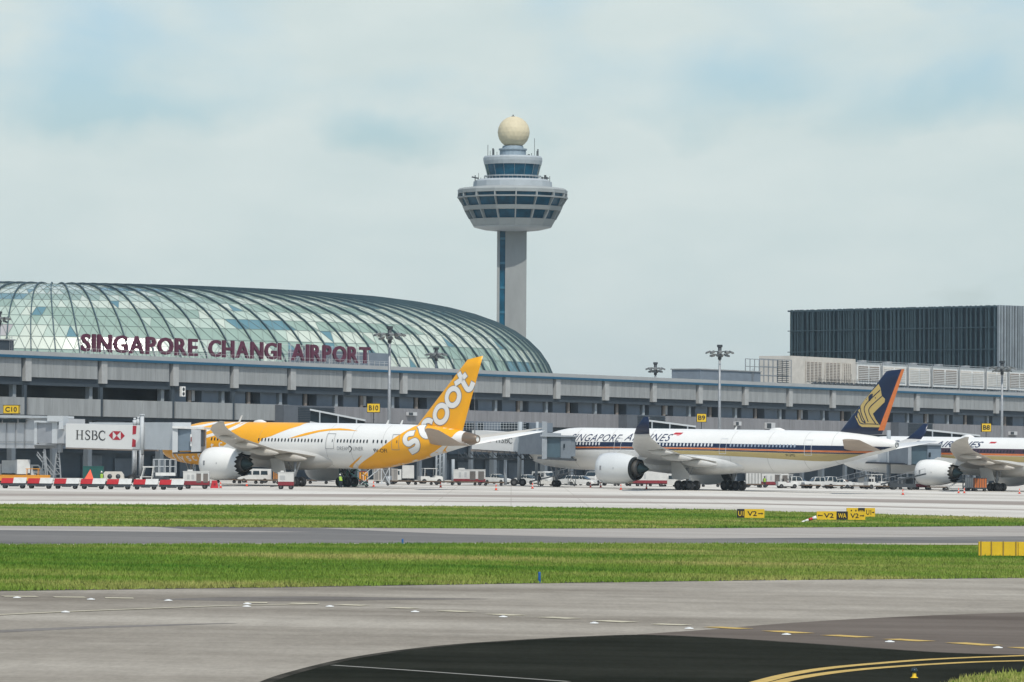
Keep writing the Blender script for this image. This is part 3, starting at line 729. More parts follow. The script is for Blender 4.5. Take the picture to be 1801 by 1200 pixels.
# ------------------------------------------------------------------ control tower
def tower():
    Y = 1000; S = Y / F
    base = P(899, 780, Y); base.z = gz(base.x)
    def Z(py): return P(899, py, Y).z - base.z
    r = thing('control_tower', base, 0, 'tall concrete control tower topped by a cream radar ball', 'tower')
    mb = MB()
    # shaft: two concrete piers with a glazed slot between
    rs = 25.2 * S
    mb.box(-11.5 * S - .1, rs, -rs * .7, rs * .9, 0, Z(402)); 
    mb.build('shaft', M_tconc, r)
    mb = MB(); mb.box(-rs - .2, -22 * S, -rs * .7, rs * .9, 0, Z(402)); mb.build('shaft', M_tconc, r)
    mb = MB(); mb.box(-22 * S, -11.5 * S - .1, -rs * .55, rs * .7, 0, Z(402)); mb.build('glazed_slot', M_tglass, r)
    for k in range(10):
        mb = MB(); z = 8 + k * 5.4; mb.box(-21.5 * S, -12.2 * S, -rs * .6, -rs * .55, z, z + .5); mb.build('slot_transom', mat('slot_blue', (.02, .14, .22), .3), r)
    a0 = R(3.6) - math.pi / 2
    def ring(prof, m, name, seg=16, smooth=False, c0=False, c1=False):
        mb = MB(); mb.lathe([(rr * S, Z(py)) for rr, py in prof], (0, 0, 0), 'z', seg, smooth=smooth, cap0=c0, cap1=c1, a0=a0); return mb.build(name, m, r)
    ring([(20, 408), (50, 405), (68, 400.5), (69, 399)], M_twhite, 'underside', 32, True, True)
    ring([(67, 400), (69, 399), (76, 386.5), (71, 386.5)], M_tring, 'lower_band')
    ring([(71, 386.6), (78, 371)], M_tglass, 'window')
    ring([(77, 371.4), (85, 371.4), (88.5, 364), (84, 364)], M_tring, 'middle_band')
    ring([(83.5, 364.4), (90, 349.5)], M_tglass, 'window')
    ring([(88, 349.8), (97.5, 349.8), (98, 347.4), (90, 347.4)], M_tring, 'ledge')
    ring([(91, 347.6), (93, 341)], M_tglass, 'window')
    ring([(92, 341.4), (96.5, 341.4), (97, 335.5), (94, 332.5), (70, 329.5), (66, 330)], M_tring, 'upper_band')
    for k in range(16):
        t = a0 + 2 * math.pi * k / 16
        c_, s_ = math.cos(t), math.sin(t)
        mb = MB()
        def pp(rad, py, off): return (rad * S * c_ - off * s_, rad * S * s_ + off * c_, Z(py))
        def fin(r0, r1, y0, ri0, ri1, y1, hw):
            mb.hexa([pp(ri0, y0, -hw), pp(r0, y0, -hw), pp(r0, y0, hw), pp(ri0, y0, hw), pp(ri1, y1, -hw), pp(r1, y1, -hw), pp(r1, y1, hw), pp(ri1, y1, hw)])
        fin(77, 85.2, 386.4, 68, 76, 371.5, .14)
        fin(87.5, 96.5, 363.9, 80, 88, 349.9, .14)
        fin(97, 96.7, 347.3, 88, 88, 341.5, .13)
        mb.build('rib', M_tring, r)
    ring([(70, 331), (69, 320), (63, 316.5), (40, 316.5)], M_twhite, 'drum')
    ring([(46, 317), (45.5, 311.5)], M_tglass, 'window')
    ring([(45.5, 311.8), (48, 311.8), (48, 310.6), (45, 310.6)], M_twhite, 'sill')
    ring([(44, 311), (49.5, 290)], M_tglass, 'window')
    mb = MB()
    for k in range(16):
        t = a0 + 2 * math.pi * k / 16
        mb.bar((44.4 * S * math.cos(t), 44.4 * S * math.sin(t), Z(311)), (50 * S * math.cos(t), 50 * S * math.sin(t), Z(290)), .06)
    mb.build('mullion', M_steel, r)
    ring([(48, 290.3), (50.5, 290.3), (52, 283.5), (52, 278.5), (50, 275.5), (20, 275)], M_twhite, 'cab_roof', 32)
    ring([(23.5, 276), (23, 264.5), (25, 264.5), (25, 262), (19, 261), (18, 257)], M_wneck, 'neck', 20)
    mb = MB(); bmesh.ops.create_icosphere(mb.bm, subdivisions=3, radius=28.3 * S, matrix=Matrix.Translation((0.15, 0, Z(233))))
    mb.build('radome', M_cream, r)
    mb = MB(); mb.bar((0, 0, Z(205)), (0, 0, Z(202)), .25); mb.box(-.35, .35, -.35, .35, Z(205.5), Z(204.5))
    mb.build('lightning_rod', M_dsteel, r)
    for (x, y0, y1, ww) in ((-44, 277, 256, .12), (-40, 277, 266, .1), (-35, 277, 262, .35), (-33, 277, 264, .12), (-28, 277, 268, .1), (-11, 276, 257, .09), (28, 277, 272, .5), (33, 277, 270, .15), (38, 277, 244, .1), (42, 278, 266, .15), (44, 278, 263, .3)):
        mb = MB(); mb.bar((x * S, -1.2, Z(y0)), (x * S, -1.2, Z(y1)), ww); mb.build('antenna_mast', M_dsteel, r)
    for (x, y0, y1, ww) in ((-66, 320, 310, .2), (-60, 320, 306, .1), (-56, 320, 314, .12), (-50, 320, 313, .1), (52, 320, 312, .2), (57, 320, 309, .5), (60, 321, 312, .3), (65, 322, 311, .12)):
        mb = MB(); mb.bar((x * S, -2.5, Z(y0)), (x * S, -2.5, Z(y1)), ww); mb.build('antenna_mast', M_dsteel, r)
    mb = MB(); mb.bar((-72 * S, -2.5, Z(313)), (-60 * S, -2.5, Z(315.5)), .3); mb.build('antenna_arm', M_dsteel, r)
    mb = MB(); mb.bar((50 * S, -2.5, Z(314)), (64 * S, -2.5, Z(314.5)), .25); mb.build('antenna_arm', M_dsteel, r)
    # gallery rails
    mb = MB()
    for k in range(40):
        t = 2 * math.pi * k / 40; t2 = 2 * math.pi * (k + 1) / 40
        p = Vector((50 * S * math.cos(t), 50 * S * math.sin(t), 0)); q = Vector((50 * S * math.cos(t2), 50 * S * math.sin(t2), 0))
        mb.bar(p + Vector((0, 0, Z(317))), p + Vector((0, 0, Z(310))), .07); mb.bar(p + Vector((0, 0, Z(310))), q + Vector((0, 0, Z(310))), .1)
    mb.build('gallery_rail', M_twhite, r)
M_wneck = mat('neck_blue_grey', (.25, .32, .38), .6)
tower()

# ------------------------------------------------------------------ light masts
def mast(px, py_top, Y, label, scale=1.0):
    b = GP(px, Y); ztop = P(px, py_top, Y).z - b.z
    r = thing('light_mast', b, rnd.random(), label, 'light mast', 'floodlight masts over the apron')
    mb = MB(); mb.tube((0, 0, 0), (0, 0, ztop), .30, .17, 10); mb.tube((0, 0, 0), (0, 0, 1.2), .45, .45, 10); mb.build('pole', M_steel, r)
    mb = MB()
    n = 10; rr = 1.75 * scale
    for k in range(n):
        t = 2 * math.pi * k / n
        mb.bar((0, 0, ztop - .6), (rr * math.cos(t), rr * math.sin(t), ztop - .6), .07)
        t2 = 2 * math.pi * (k + 1) / n
        mb.bar((rr * math.cos(t), rr * math.sin(t), ztop - .6), (rr * math.cos(t2), rr * math.sin(t2), ztop - .6), .08)
    mb.tube((0, 0, ztop - 1.9), (0, 0, ztop + .15), .3, .3, 10); mb.box(-.35, .35, -.35, .35, ztop + .1, ztop + .5)
    mb.build('head_frame', M_dsteel, r)
    for k in range(n + 6):
        t = 2 * math.pi * k / n if k < n else 2 * math.pi * (k - n) / 6
        low = k >= n; rq = rr * (.62 if low else 1)
        mb = MB(); cx, cy = (rq + .25) * math.cos(t), (rq + .25) * math.sin(t)
        mb.hexa([(cx + dx * .3, cy + dy * .3, ztop - (1.35 if low else .85) + dz - .12 * (dx * math.cos(t) + dy * math.sin(t))) for dz, dx, dy in
                 [(0, -1, -1), (0, 1, -1), (0, 1, 1), (0, -1, 1), (.26, -1, -1), (.26, 1, -1), (.26, 1, 1), (.26, -1, 1)]])
        mb.build('floodlight', mat('floodlight_housing', (.16, .17, .17), .5), r)
    return r
mast(684, 580, 652, 'tall pale light mast behind the yellow tailed jet, in front of the dome')
mast(1265, 612, 735, 'tall pale light mast behind the fuselage with the gold cheatline')
mast(1762, 640, 800, 'light mast at the right edge in front of the pale cooling units')
mast(766, 616, 790, 'light mast whose dark head shows against the lower dome glass', .75)
mast(1152, 642, 860, 'far light mast whose head just clears the terminal roof against the sky', .75)
mast(-3, 553, 780, 'light mast head cut by the left edge of the view', .8)

# ------------------------------------------------------------------ gate number signs
def gate_sign(px0, px1, py0, py1, Y, s, label, side=True, pole=True):
    a = P(px0, py1, Y); b = P(px1, py0, Y); W = b.x - a.x; H = P(px0, py0, Y).z - a.z
    r = thing('gate_sign', (a.x, a.y, a.z), 0, label, 'gate sign', 'yellow gate number signs')
    r.rotation_euler = (0, 0, 0)
    mb = MB(); mb.box(0, W, 0, W * .8, 0, H, 0)
    mb.box(-.06, W + .06, -.03, W * .8 + .03, -.08, 0, 1); mb.box(-.06, W + .06, -.03, W * .8 + .03, H, H + .06, 1)
    mb.box(-.06, 0, -.03, W * .8, -.02, H, 1); mb.box(W, W + .06, -.03, .05, -.02, H, 1)
    mb.build('sign_box', [M_yel2, M_signblack], r)
    vs, fs = text_geo(s, 1, bold=.02); x0, x1, y0, y1 = text_fit(vs); mb = MB()
    add_geo(mb, vs, fs, lambda x, y, z: (W * .12 + (x - x0) / (x1 - x0) * W * .76, -.04, H * .2 + (y - y0) / (y1 - y0) * H * .6)); mb.build('gate_number', M_signblack, r)
    if pole:
        mb = MB(); mb.tube((W / 2, W * .4, -2.2), (W / 2, W * .4, 0), .06, seg=6); mb.box(W / 2 - .1, W / 2 + .1, W * .4, W * .4 + 3, -1.2, -1.1); mb.build('bracket', M_dsteel, r)
gate_sign(6, 33, 713, 727, 643, 'C10', 'yellow gate sign reading C10 at the left edge')
gate_sign(646, 668, 710, 725, 700, 'B10', 'yellow gate sign reading B10 beside the tall light mast')
gate_sign(1226, 1242, 728, 742, 765, 'B9', 'yellow gate sign reading B9 on the terminal parapet')
gate_sign(1727, 1743, 745, 759, 840, 'B8', 'yellow gate sign reading B8 on the right part of the terminal')

# ------------------------------------------------------------------ aircraft
def pchip(xs, ys):
    xs = np.array(xs, float); ys = np.array(ys, float); h = np.diff(xs); d = np.diff(ys) / h
    m = np.zeros(len(xs)); m[0] = d[0]; m[-1] = d[-1]
    for i in range(1, len(xs) - 1):
        m[i] = 0 if d[i - 1] * d[i] <= 0 else 2 / (1 / d[i - 1] + 1 / d[i])
    def f(x):
        x = min(max(x, xs[0]), xs[-1]); i = int(min(max(np.searchsorted(xs, x) - 1, 0), len(h) - 1)); t = (x - xs[i]) / h[i]
        return float((1 + 2 * t) * (1 - t) ** 2 * ys[i] + t * (1 - t) ** 2 * h[i] * m[i] + t * t * (3 - 2 * t) * ys[i + 1] + t * t * (t - 1) * h[i] * m[i + 1])
    return f
AF = [(0, 0), (.02, .30), (.08, .62), (.2, .9), (.38, 1), (.6, .78), (.8, .44), (1, .03)]   # half thickness profile
def wing_loft(mb, secs, mi=0, capmi=None):
    rings = []
    for (xle, y, z, ch, tk, nx, nz) in secs:   # nx,nz unused tilt of thickness direction: (ny, nz)
        ring = []
        up_ = [(xle + ch * u, y + nx * tk * h * ch, z + nz * tk * h * ch) for u, h in AF]
        lo_ = [(xle + ch * u, y - nx * tk * h * ch * .9, z - nz * tk * h * ch * .9) for u, h in AF[::-1]]
        rings.append(up_ + lo_[:-1])
    return mb.rings(rings, mi, True, True, True)

class Jet:
    def __init__(s, name, nose_px, noseY, theta, Lg, zc, label, cat='airliner', rw=2.885, rz=2.97, dx=0.0):
        s.th = theta; s.L = Lg; s.zc = zc; s.rw = rw; s.rz = rz
        p = GP(nose_px, noseY)
        s.root = thing(name, p, -theta, label, cat, tilt=True)
        bpy.context.view_layer.update()
        s.M = Matrix.Translation(p) @ Matrix.Rotation(math.atan(K), 4, 'Y') @ Matrix.Rotation(-theta, 4, 'Z'); s.MI = s.M.inverted()
        Ls = Lg
        k = rz / 2.97
        st = [(0, -1.05, .03, .03), (.25, -1.0, .55, .5), (.9, -.84, 1.1, 1.03), (2, -.6, 1.65, 1.62), (3.5, -.34, 2.15, 2.2), (5.5, -.12, 2.58, 2.64), (8, 0, 2.82, 2.9), (10, 0, 2.885, 2.97),
              (Ls - 19.5, 0, 2.885, 2.97), (Ls - 16, .10, 2.83, 2.86), (Ls - 12, .42, 2.55, 2.5), (Ls - 8, .80, 2.02, 2.0), (Ls - 5, 1.02, 1.5, 1.5), (Ls - 2.5, 1.12, 1.0, 1.02), (Ls - 1, 1.16, .72, .74), (Ls - .1, 1.18, .45, .45)]
        s.xs = [a[0] for a in st]
        s.fz = pchip(s.xs, [zc + a[1] * k for a in st]); s.fw = pchip(s.xs, [a[2] * rw / 2.885 for a in st]); s.fh = pchip(s.xs, [a[3] * k for a in st])
        s.fin = None
        s.mb = MB(); s.mats = []
    def mi(s, m):
        if m not in s.mats: s.mats.append(m)
        return s.mats.index(m)
    def half(s, x, z):
        q = (z - s.fz(x)) / s.fh(x)
        y = s.fw(x) * math.sqrt(max(0, 1 - q * q)) if abs(q) < 1 else 0
        if s.fin: y = max(y, s.fin(x, z))
        return y
    def pl(s, px, py, y=0.0):      # photo column/row to aircraft coordinates on the plane y = const
        o = s.MI @ CP; d = s.MI.to_3x3() @ ray(px, py); t = (y - o.y) / d.y; q = o + d * t; return q.x, q.z
    def on(s, px, py):
        y = -s.rw
        for _ in range(12):
            x, z = s.pl(px, py, y); y = .5 * y + .5 * (-s.half(x, z))
        return x, z
    def fuselage(s, m):
        n = 72; rings = []
        X = [0, .06, .14, .25, .45, .7] + list(np.arange(1, 10, .5)) + list(np.arange(10, s.L - 20, 1.5)) + list(np.arange(s.L - 20, s.L - .1, .6)) + [s.L - .1]
        for x in X:
            a = s.fz(x); w_ = s.fw(x); h = s.fh(x)
            rings.append([(x, w_ * math.cos(2 * math.pi * k / n), a + h * math.sin(2 * math.pi * k / n)) for k in range(n)])
        s.mb.rings(rings, s.mi(m), True, True, True)
    def drape(s, bm2, m, eps=.02, both=False):
        """bm2: flat bmesh with coordinates (x, z, 0); wrapped on the left flank"""
        zs = sorted(set([round(s.zc + s.rz * math.sin(R(a)), 3) for a in range(-90, 91, 5)] + [round(s.zc - 3 + .13 * k, 3) for k in range(56)]))
        xsn = [v.co.x for v in bm2.verts]; zn = [v.co.y for v in bm2.verts]
        if not xsn: return
        for z in zs:
            if min(zn) < z < max(zn):
                g = bm2.verts[:] + bm2.edges[:] + bm2.faces[:]; bmesh.ops.bisect_plane(bm2, geom=g, plane_co=(0, z, 0), plane_no=(0, 1, 0))
        x = math.floor(min(xsn)) + .5
        while x < max(xsn):
            step = .5 if (x < 10 or x > s.L - 20) else 1.5
            g = bm2.verts[:] + bm2.edges[:] + bm2.faces[:]; bmesh.ops.bisect_plane(bm2, geom=g, plane_co=(x, 0, 0), plane_no=(1, 0, 0)); x += step
        mi = s.mi(m)
        for sgn in ((-1, 1) if both else (-1,)):
            vm = {}
            for v in bm2.verts:
                x, z = v.co.x, v.co.y; xx = min(max(x, .02), s.L - .1)
                a = s.fz(xx); h = s.fh(xx); q = (z - a) / h
                y = s.half(xx, z)
                onfin = s.fin and s.fin(xx, z) >= y - 1e-6 and s.fin(xx, z) > 0
                if onfin: vm[v] = s.mb.bm.verts.new((xx, sgn * (y + eps), z))
                else:
                    q = max(-1, min(1, q)); an = math.asin(q)
                    vm[v] = s.mb.bm.verts.new((xx, sgn * ((s.fw(xx) + eps) * math.cos(an) + .002), a + (h + eps) * math.sin(an)))
            for f in bm2.faces:
                try: nf = s.mb.bm.faces.new([vm[v] for v in f.verts]); nf.material_index = mi; nf.smooth = True
                except ValueError: pass
        bm2.free()
    def pxpoly(s, pts, m, eps=.02, both=False, sm=False):
        if sm: pts = smooth_line(pts + [pts[0]], 6)[:-1]
        q = [s.on(*p) for p in pts]; s.xzpoly(q, m, eps, both)
    def xzpoly(s, q, m, eps=.02, both=False):
        bm2 = bmesh.new(); vs = [bm2.verts.new((a, b, 0)) for a, b in q]
        bm2.faces.new(vs); bmesh.ops.triangulate(bm2, faces=bm2.faces); s.drape(bm2, m, eps, both)
    def band(s, pts, wpx, m, eps=.025):
        """a tapering stroke through photo points"""
        pts = smooth_line(pts, 5); n = len(pts); q = [s.on(*p) for p in pts]; Lf = []; Rt = []
        for i, p in enumerate(q):
            a = q[max(i - 1, 0)]; b = q[min(i + 1, n - 1)]; d = Vector((b[0] - a[0], b[1] - a[1])).normalized()
            w_ = wpx(i / (n - 1)) if callable(wpx) else wpx
            Lf.append((p[0] - d.y * w_ / 2, p[1] + d.x * w_ / 2)); Rt.append((p[0] + d.y * w_ / 2, p[1] - d.x * w_ / 2))
        s.xzpoly(Lf + Rt[::-1], m, eps)
    def text(s, st, x0, x1, z0, z1, m, bold=0, shear=0, ang=0, eps=.03, spacing=1.0, keep=False):
        vs, fs = text_geo(st, 1, bold=bold, shear=shear, spacing=spacing); a = text_fit(vs)
        bm2 = bmesh.new(); V = []
        cx, cz = (x0 + x1) / 2, (z0 + z1) / 2
        for v in vs:
            u = ((v[0] - a[0]) / (a[1] - a[0]) - .5) * (x1 - x0); w_ = ((v[1] - a[2]) / (a[3] - a[2]) - .5) * (z1 - z0)
            V.append(bm2.verts.new((cx + u * math.cos(ang) - w_ * math.sin(ang), cz + u * math.sin(ang) + w_ * math.cos(ang), 0)))
        for f in fs:
            try: bm2.faces.new([V[i] for i in f])
            except ValueError: pass
        bmesh.ops.triangulate(bm2, faces=bm2.faces)
        s.drape(bm2, m, eps)
    def windows(s, xs, z, m, w_=.27, h=.46, eps=.03):
        for x in xs:
            q = [(x + w_ / 2 * c * (abs(c) ** -.3 if c else 1), z + h / 2 * d * (abs(d) ** -.3 if d else 1)) for c, d in [(math.cos(2 * math.pi * k / 10), math.sin(2 * math.pi * k / 10)) for k in range(10)]]
            s.xzpoly(q, m, eps)
    def door(s, x, z0, w_, h, m=None, eps=.035, lw=.06):
        m = m or M_line
        for (a, b, c, d) in ((x, x + lw, z0, z0 + h), (x + w_ - lw, x + w_, z0, z0 + h), (x, x + w_, z0, z0 + lw), (x, x + w_, z0 + h - lw, z0 + h)):
            s.xzpoly([(a, c), (b, c), (b, d), (a, d)], m, eps)
    def finish(s): return s.mb.build('fuselage', s.mats, s.root)
    def fin_part(s, le0, te0, le1, te1, m, tk=.055, stripe=None, stripem=None):
        """vertical fin from root LE/TE to tip LE/TE given as (x,z)"""
        le0, te0, le1, te1 = map(Vector, (le0, te0, le1, te1))
        mb = MB(); rings = []
        for k in range(9):
            t = k / 8; a = le0.lerp(le1, t); b = te0.lerp(te1, t); c = (b - a)
            hw = tk * c.length * (1 - .1 * t)
            U = [(a.x + c.x * u, -hw * h, a.y + c.y * u) for u, h in AF]; W = [(a.x + c.x * u, hw * h, a.y + c.y * u) for u, h in AF[::-1]]
            rings.append(U + W[:-1])
        mb.rings(rings, 0, True, True, True)
        o = mb.build('tail_fin', [m], s.root)
        if stripem:
            mb = MB(); q = []
            for t in (0.06, .3, .6, .995):
                a = le0.lerp(le1, t); b = te0.lerp(te1, t); c = b - a
                q.append([(a.x + c.x * u, y, a.y + c.y * u) for u, y in ((.90, -.15), (1.02, -.05), (1.02, .05), (.90, .15))])
            mb.rings(q, 0, False, True, True); mb.build('rudder_edge', stripem, s.root)
        afx = [q[0] for q in AF]; afh = [q[1] for q in AF]
        def f(x, z):
            # solve for t, u
            p = Vector((x, z)); best = 0
            t = .5
            for _ in range(8):
                a = le0.lerp(le1, t); b = te0.lerp(te1, t); c = b - a; u = (p - a).dot(c) / c.length_squared
                A = le0 + (te0 - le0) * u; B = le1 + (te1 - le1) * u; t = (p - A).dot(B - A) / (B - A).length_squared
            if -.02 <= t <= 1.02 and -.01 <= u <= 1.01:
                a = le0.lerp(le1, t); b = te0.lerp(te1, t)
                return tk * (b - a).length * (1 - .1 * t) * float(np.interp(u, afx, afh)) + .004
            return 0
        s.fin = f
    def wing(s, secs, m, tipm=None, ntip=0, name='wing', sides=(-1, 1)):
        for sg in sides:
            mb = MB(); S2 = [(a, sg * b, c, d, e, sg * f, g) for a, b, c, d, e, f, g in secs]
            main = S2 if not ntip else S2[:-ntip]
            wing_loft(mb, main); o = mb.build(name, m, s.root)
            if ntip:
                mb = MB(); wing_loft(mb, S2[-ntip - 1:]); mb.build('winglet', tipm, o)
            s.last = o
            if sg == -1: s.leftwing = o
            else: s.rightwing = o
    def flaps(s, items, m):
        for sg, par in ((-1, s.leftwing), (1, s.rightwing)):
            for (x, y, z, ln, r) in items:
                mb = MB(); prof = [(.001, 0), (r * .55, ln * .08), (r * .95, ln * .25), (r, ln * .45), (r * .8, ln * .7), (r * .35, ln * .93), (.001, ln)]
                R_ = mb.lathe(prof, (x, sg * y, z), 'x', 12)
                for ring in R_:
                    for v in ring: v.co.z = z + (v.co.z - z) * 1.35 - (v.co.x - x) * .05
                mb.build('flap_track_fairing', m, par)
    def engine(s, x, y, z, ln, r, chev, mcowl, sg):
        mb = MB(); seg = 64; c = (x, sg * y, z)
        fx = ln * .70
        prof = [(r * .80, .55), (r * .80, .12), (r * .86, 0), (r * .93, .10), (r * .99, ln * .12), (r * 1.0, ln * .28), (r * .96, ln * .45), (r * .86, ln * .60), (r * .76, fx)]
        Rg = mb.lathe(prof, c, 'x', seg, 0)
        mb.lathe([(.001, .9), (r * .8, .9), (r * .8, .5)], c, 'x', seg, 1)
        o = mb.build('engine_cowl', [mcowl, M_nozz], s.root)
        mb = MB(); rows = []
        for (rr, h, am) in ((r * .76, fx, 0), (r * .72, fx + ln * .05, .8), (r * .69, fx + ln * .05, .8), (r * .73, fx - .1, 0), (r * .70, fx - .9, 0)):
            ring = []
            for i in range(seg):
                t = 2 * math.pi * i / seg; k = abs(((i * (16 if chev else 0) / seg) % 1) * 2 - 1)
                hh = h + (am * k if chev else am * .1) * ln * .075
                ring.append((c[0] + hh, c[1] + rr * math.cos(t), c[2] + rr * math.sin(t)))
            rows.append(ring)
        mb.rings(rows[:2], 1, True); mb.rings(rows[1:], 0, True); mb.build('fan_nozzle', [M_nozz, mcowl if chev else M_nozz], o)
        mb = MB(); mb.lathe([(r * .70, fx - .9), (.1, fx - .95)], c, 'x', seg, 0); mb.lathe([(r * .60, fx - .9), (r * .58, fx), (r * .46, fx + ln * .11), (r * .42, fx + ln * .13), (r * .40, fx + ln * .10)], c, 'x', seg, 0)
        mb.build('core_cowl', mat('core_cowl_metal', (.12, .115, .105), .45, .6), o)
        mb = MB(); mb.lathe([(r * .38, fx + ln * .06), (r * .36, fx + ln * .14), (r * .17, fx + ln * .24), (.03, fx + ln * .31)], c, 'x', 24, 0); mb.build('exhaust_plug', M_plug, o)
        mb = MB(); Y = sg * y
        mb.hexa([(x + ln * .25, Y - .16, z + r * .9), (x + ln * .9, Y - .12, z + r * .55), (x + ln * .9, Y + .12, z + r * .55), (x + ln * .25, Y + .16, z + r * .9),
                 (x + ln * .4, Y - .16, z + r * 1.18), (x + ln * 1.15, Y - .12, z + r * 1.0), (x + ln * 1.15, Y + .12, z + r * 1.0), (x + ln * .4, Y + .16, z + r * 1.18)])
        mb.build('pylon', M_wing2, o)
        if sg == -1:
            mb = MB()
            mb.box(x + ln * .13, x + ln * .165, Y - r * 1.0 - .015, Y - r * .97, z - .25, z + .35); mb.box(x + ln * .42, x + ln * .43, Y - r * .99, Y - r * .95, z - .04, z + .14)
            mb.build('cowl_marking', M_line, o)
    def gear(s, x, y, wheels, r=.66, strut_top=3.2, door=True):
        g = bpy.data.objects.new('landing_gear', None); COL.objects.link(g); g.parent = s.root; g.location = (x, y, 0)
        for (dx, dy) in wheels:
            mb = MB(); mb.wheel((dx, dy, r), r, .46); mb.build('wheel', [M_black, M_rim], g)
        xs_ = [w_[0] for w_ in wheels]; ys_ = [w_[1] for w_ in wheels]
        mb = MB(); mb.tube((0, 0, r), (0, 0, strut_top), .17, .22, 10); mb.bar((min(xs_), 0, r), (max(xs_) + .01, 0, r), .24)
        for xx in set(xs_): mb.bar((xx, min(ys_), r), (xx, max(ys_), r), .14)
        mb.bar((0, 0, r + .5), (-1.2, 0, strut_top), .12); mb.bar((.1, 0, r + .7), (.9, 0, strut_top), .1); mb.build('strut', M_steel, g)
        return g

def main_door_panel(j, pts, y, m=M_wing2):
    mb = MB(); mb.prism(pts, y - .05, y + .05, 'y'); mb.build('gear_door', m, j.root)

# ---- wing planforms (x of LE, y, z, chord, thickness ratio(half), n_y, n_z)
def wing787(dx, z0):
    return [(16.9 + dx, 0.0, z0, 14.6, .060, 0, 1), (18.9 + dx, 2.9, z0 + .12, 12.6, .058, 0, 1), (24.0 + dx, 10.0, z0 + .95, 7.1, .052, 0, 1),
            (30.6 + dx, 20.0, z0 + 2.35, 4.5, .05, 0, 1), (35.6 + dx, 26.0, z0 + 3.35, 3.3, .048, -.05, 1), (38.3 + dx, 28.3, z0 + 3.85, 2.3, .045, -.1, 1), (41.3 + dx, 30.0, z0 + 4.35, .8, .04, -.1, 1)]
def fairing(j, x0, x1, zb, m, w_=3.15):
    mb = MB(); rings = []; n = 28; N_ = 18
    for i in range(N_ + 1):
        u = i / N_; x = x0 + (x1 - x0) * u; k = max(.02, math.sin(math.pi * min(1, max(0, u))) ** .45)
        zc_ = zb + 1.75; hh = 1.75 * k; ww = w_ * (.72 + .28 * k) * (k ** .35)
        rings.append([(x, ww * math.copysign(abs(math.cos(a)) ** .7, math.cos(a)), zc_ + hh * math.copysign(abs(math.sin(a)) ** .8, math.sin(a))) for a in [2 * math.pi * q / n for q in range(n)]])
    mb.rings(rings, 0, True, True, True); mb.build('belly_fairing', m, j.root)

FOURWH = [(-.75, -.6), (-.75, .6), (.75, -.6), (.75, .6)]
# ================= yellow and white jet
A = Jet('passenger_jet', 288, 618, R(42), 57.7, 5.42, 'yellow and white jet with scoot lettered on its yellow tail fin', rw=2.885, rz=2.97)
A.fuselage(M_white)
fl0 = A.pl(727, 752); ft0 = A.pl(809, 775); fl1 = A.pl(822, 633); ft1 = A.pl(849.5, 626)
A.fin_part((fl0[0] - .0, fl0[1] - .4), (ft0[0], ft0[1]), fl1, ft1, M_yel)
fin_keep = A.fin; A.fin = None
# livery
A.pxpoly([(270, 735), (340, 735), (545, 743), (528, 749), (508, 755), (492, 761), (478, 767), (462, 771.5), (455, 780), (440, 790), (436, 805), (420, 860), (270, 860)], M_yel, .012)
A.band([(330, 753), (352, 750), (375, 745), (398, 740)], .42, M_white, .02)
A.band([(335, 766), (357, 760), (380, 751.5), (396, 748), (425, 741)], .34, M_white, .02)
A.band([(330, 778), (357, 769.5), (388, 761), (402, 757), (420, 750), (434, 743)], .42, M_white, .02)
A.band([(400, 757), (416, 749), (430, 742)], .3, M_white, .021)
A.pxpoly([(508, 771.3), (522, 766.5), (537, 762), (560, 757), (580, 754.4), (598, 753.6), (614, 755), (630, 758.4), (612, 757.4), (596, 757), (580, 757.6), (562, 760), (538, 766), (522, 769.5)], M_yel)
A.pxpoly([(614, 821), (622, 813), (637.5, 800.5), (631, 809), (621, 823.5)], M_yel)
A.pxpoly([(742, 744), (722, 754), (704, 764), (680, 780.5), (655, 801), (630, 823), (620, 834), (640, 850), (760, 840), (772, 800), (782, 782), (796, 768), (812, 756), (822, 745)], M_yel, .015)
A.band([(787, 781), (776, 790), (764, 804), (752, 822)], lambda t: .25 + .4 * t, M_white, .022)
A.pxpoly([(789, 780), (794, 777), (787, 795), (780, 812), (765, 822), (766, 812), (777, 795)], M_yel, .018)
# windows
zw = A.on(600, 775.7)[1]
def xw(px): return A.on(px, 775.7)[0]
def wins(j, p0, p1, m, step=.61, zz=None, **k):
    a, b = j.on(p0, 776)[0], j.on(p1, 776)[0]; n = max(1, round((b - a) / step)); return [a + (b - a) * i / n for i in range(n + 1)]
A.windows(wins(A, 372, 388, M_win), zw, M_win)
A.windows(wins(A, 455, 566, M_win), zw, M_win)
A.windows(wins(A, 594, 646, M_win), zw, M_win)
A.windows(wins(A, 657, 679, M_win), zw, M_win)
for (pa, pb) in ((573, 588), (689, 702)):
    x0 = A.on(pa, 776)[0]; x1 = A.on(pb, 776)[0]; A.door(x0, A.on(600, 790)[1], x1 - x0, 2.0); A.windows([x1 - .35], zw, M_win, .14, .4)
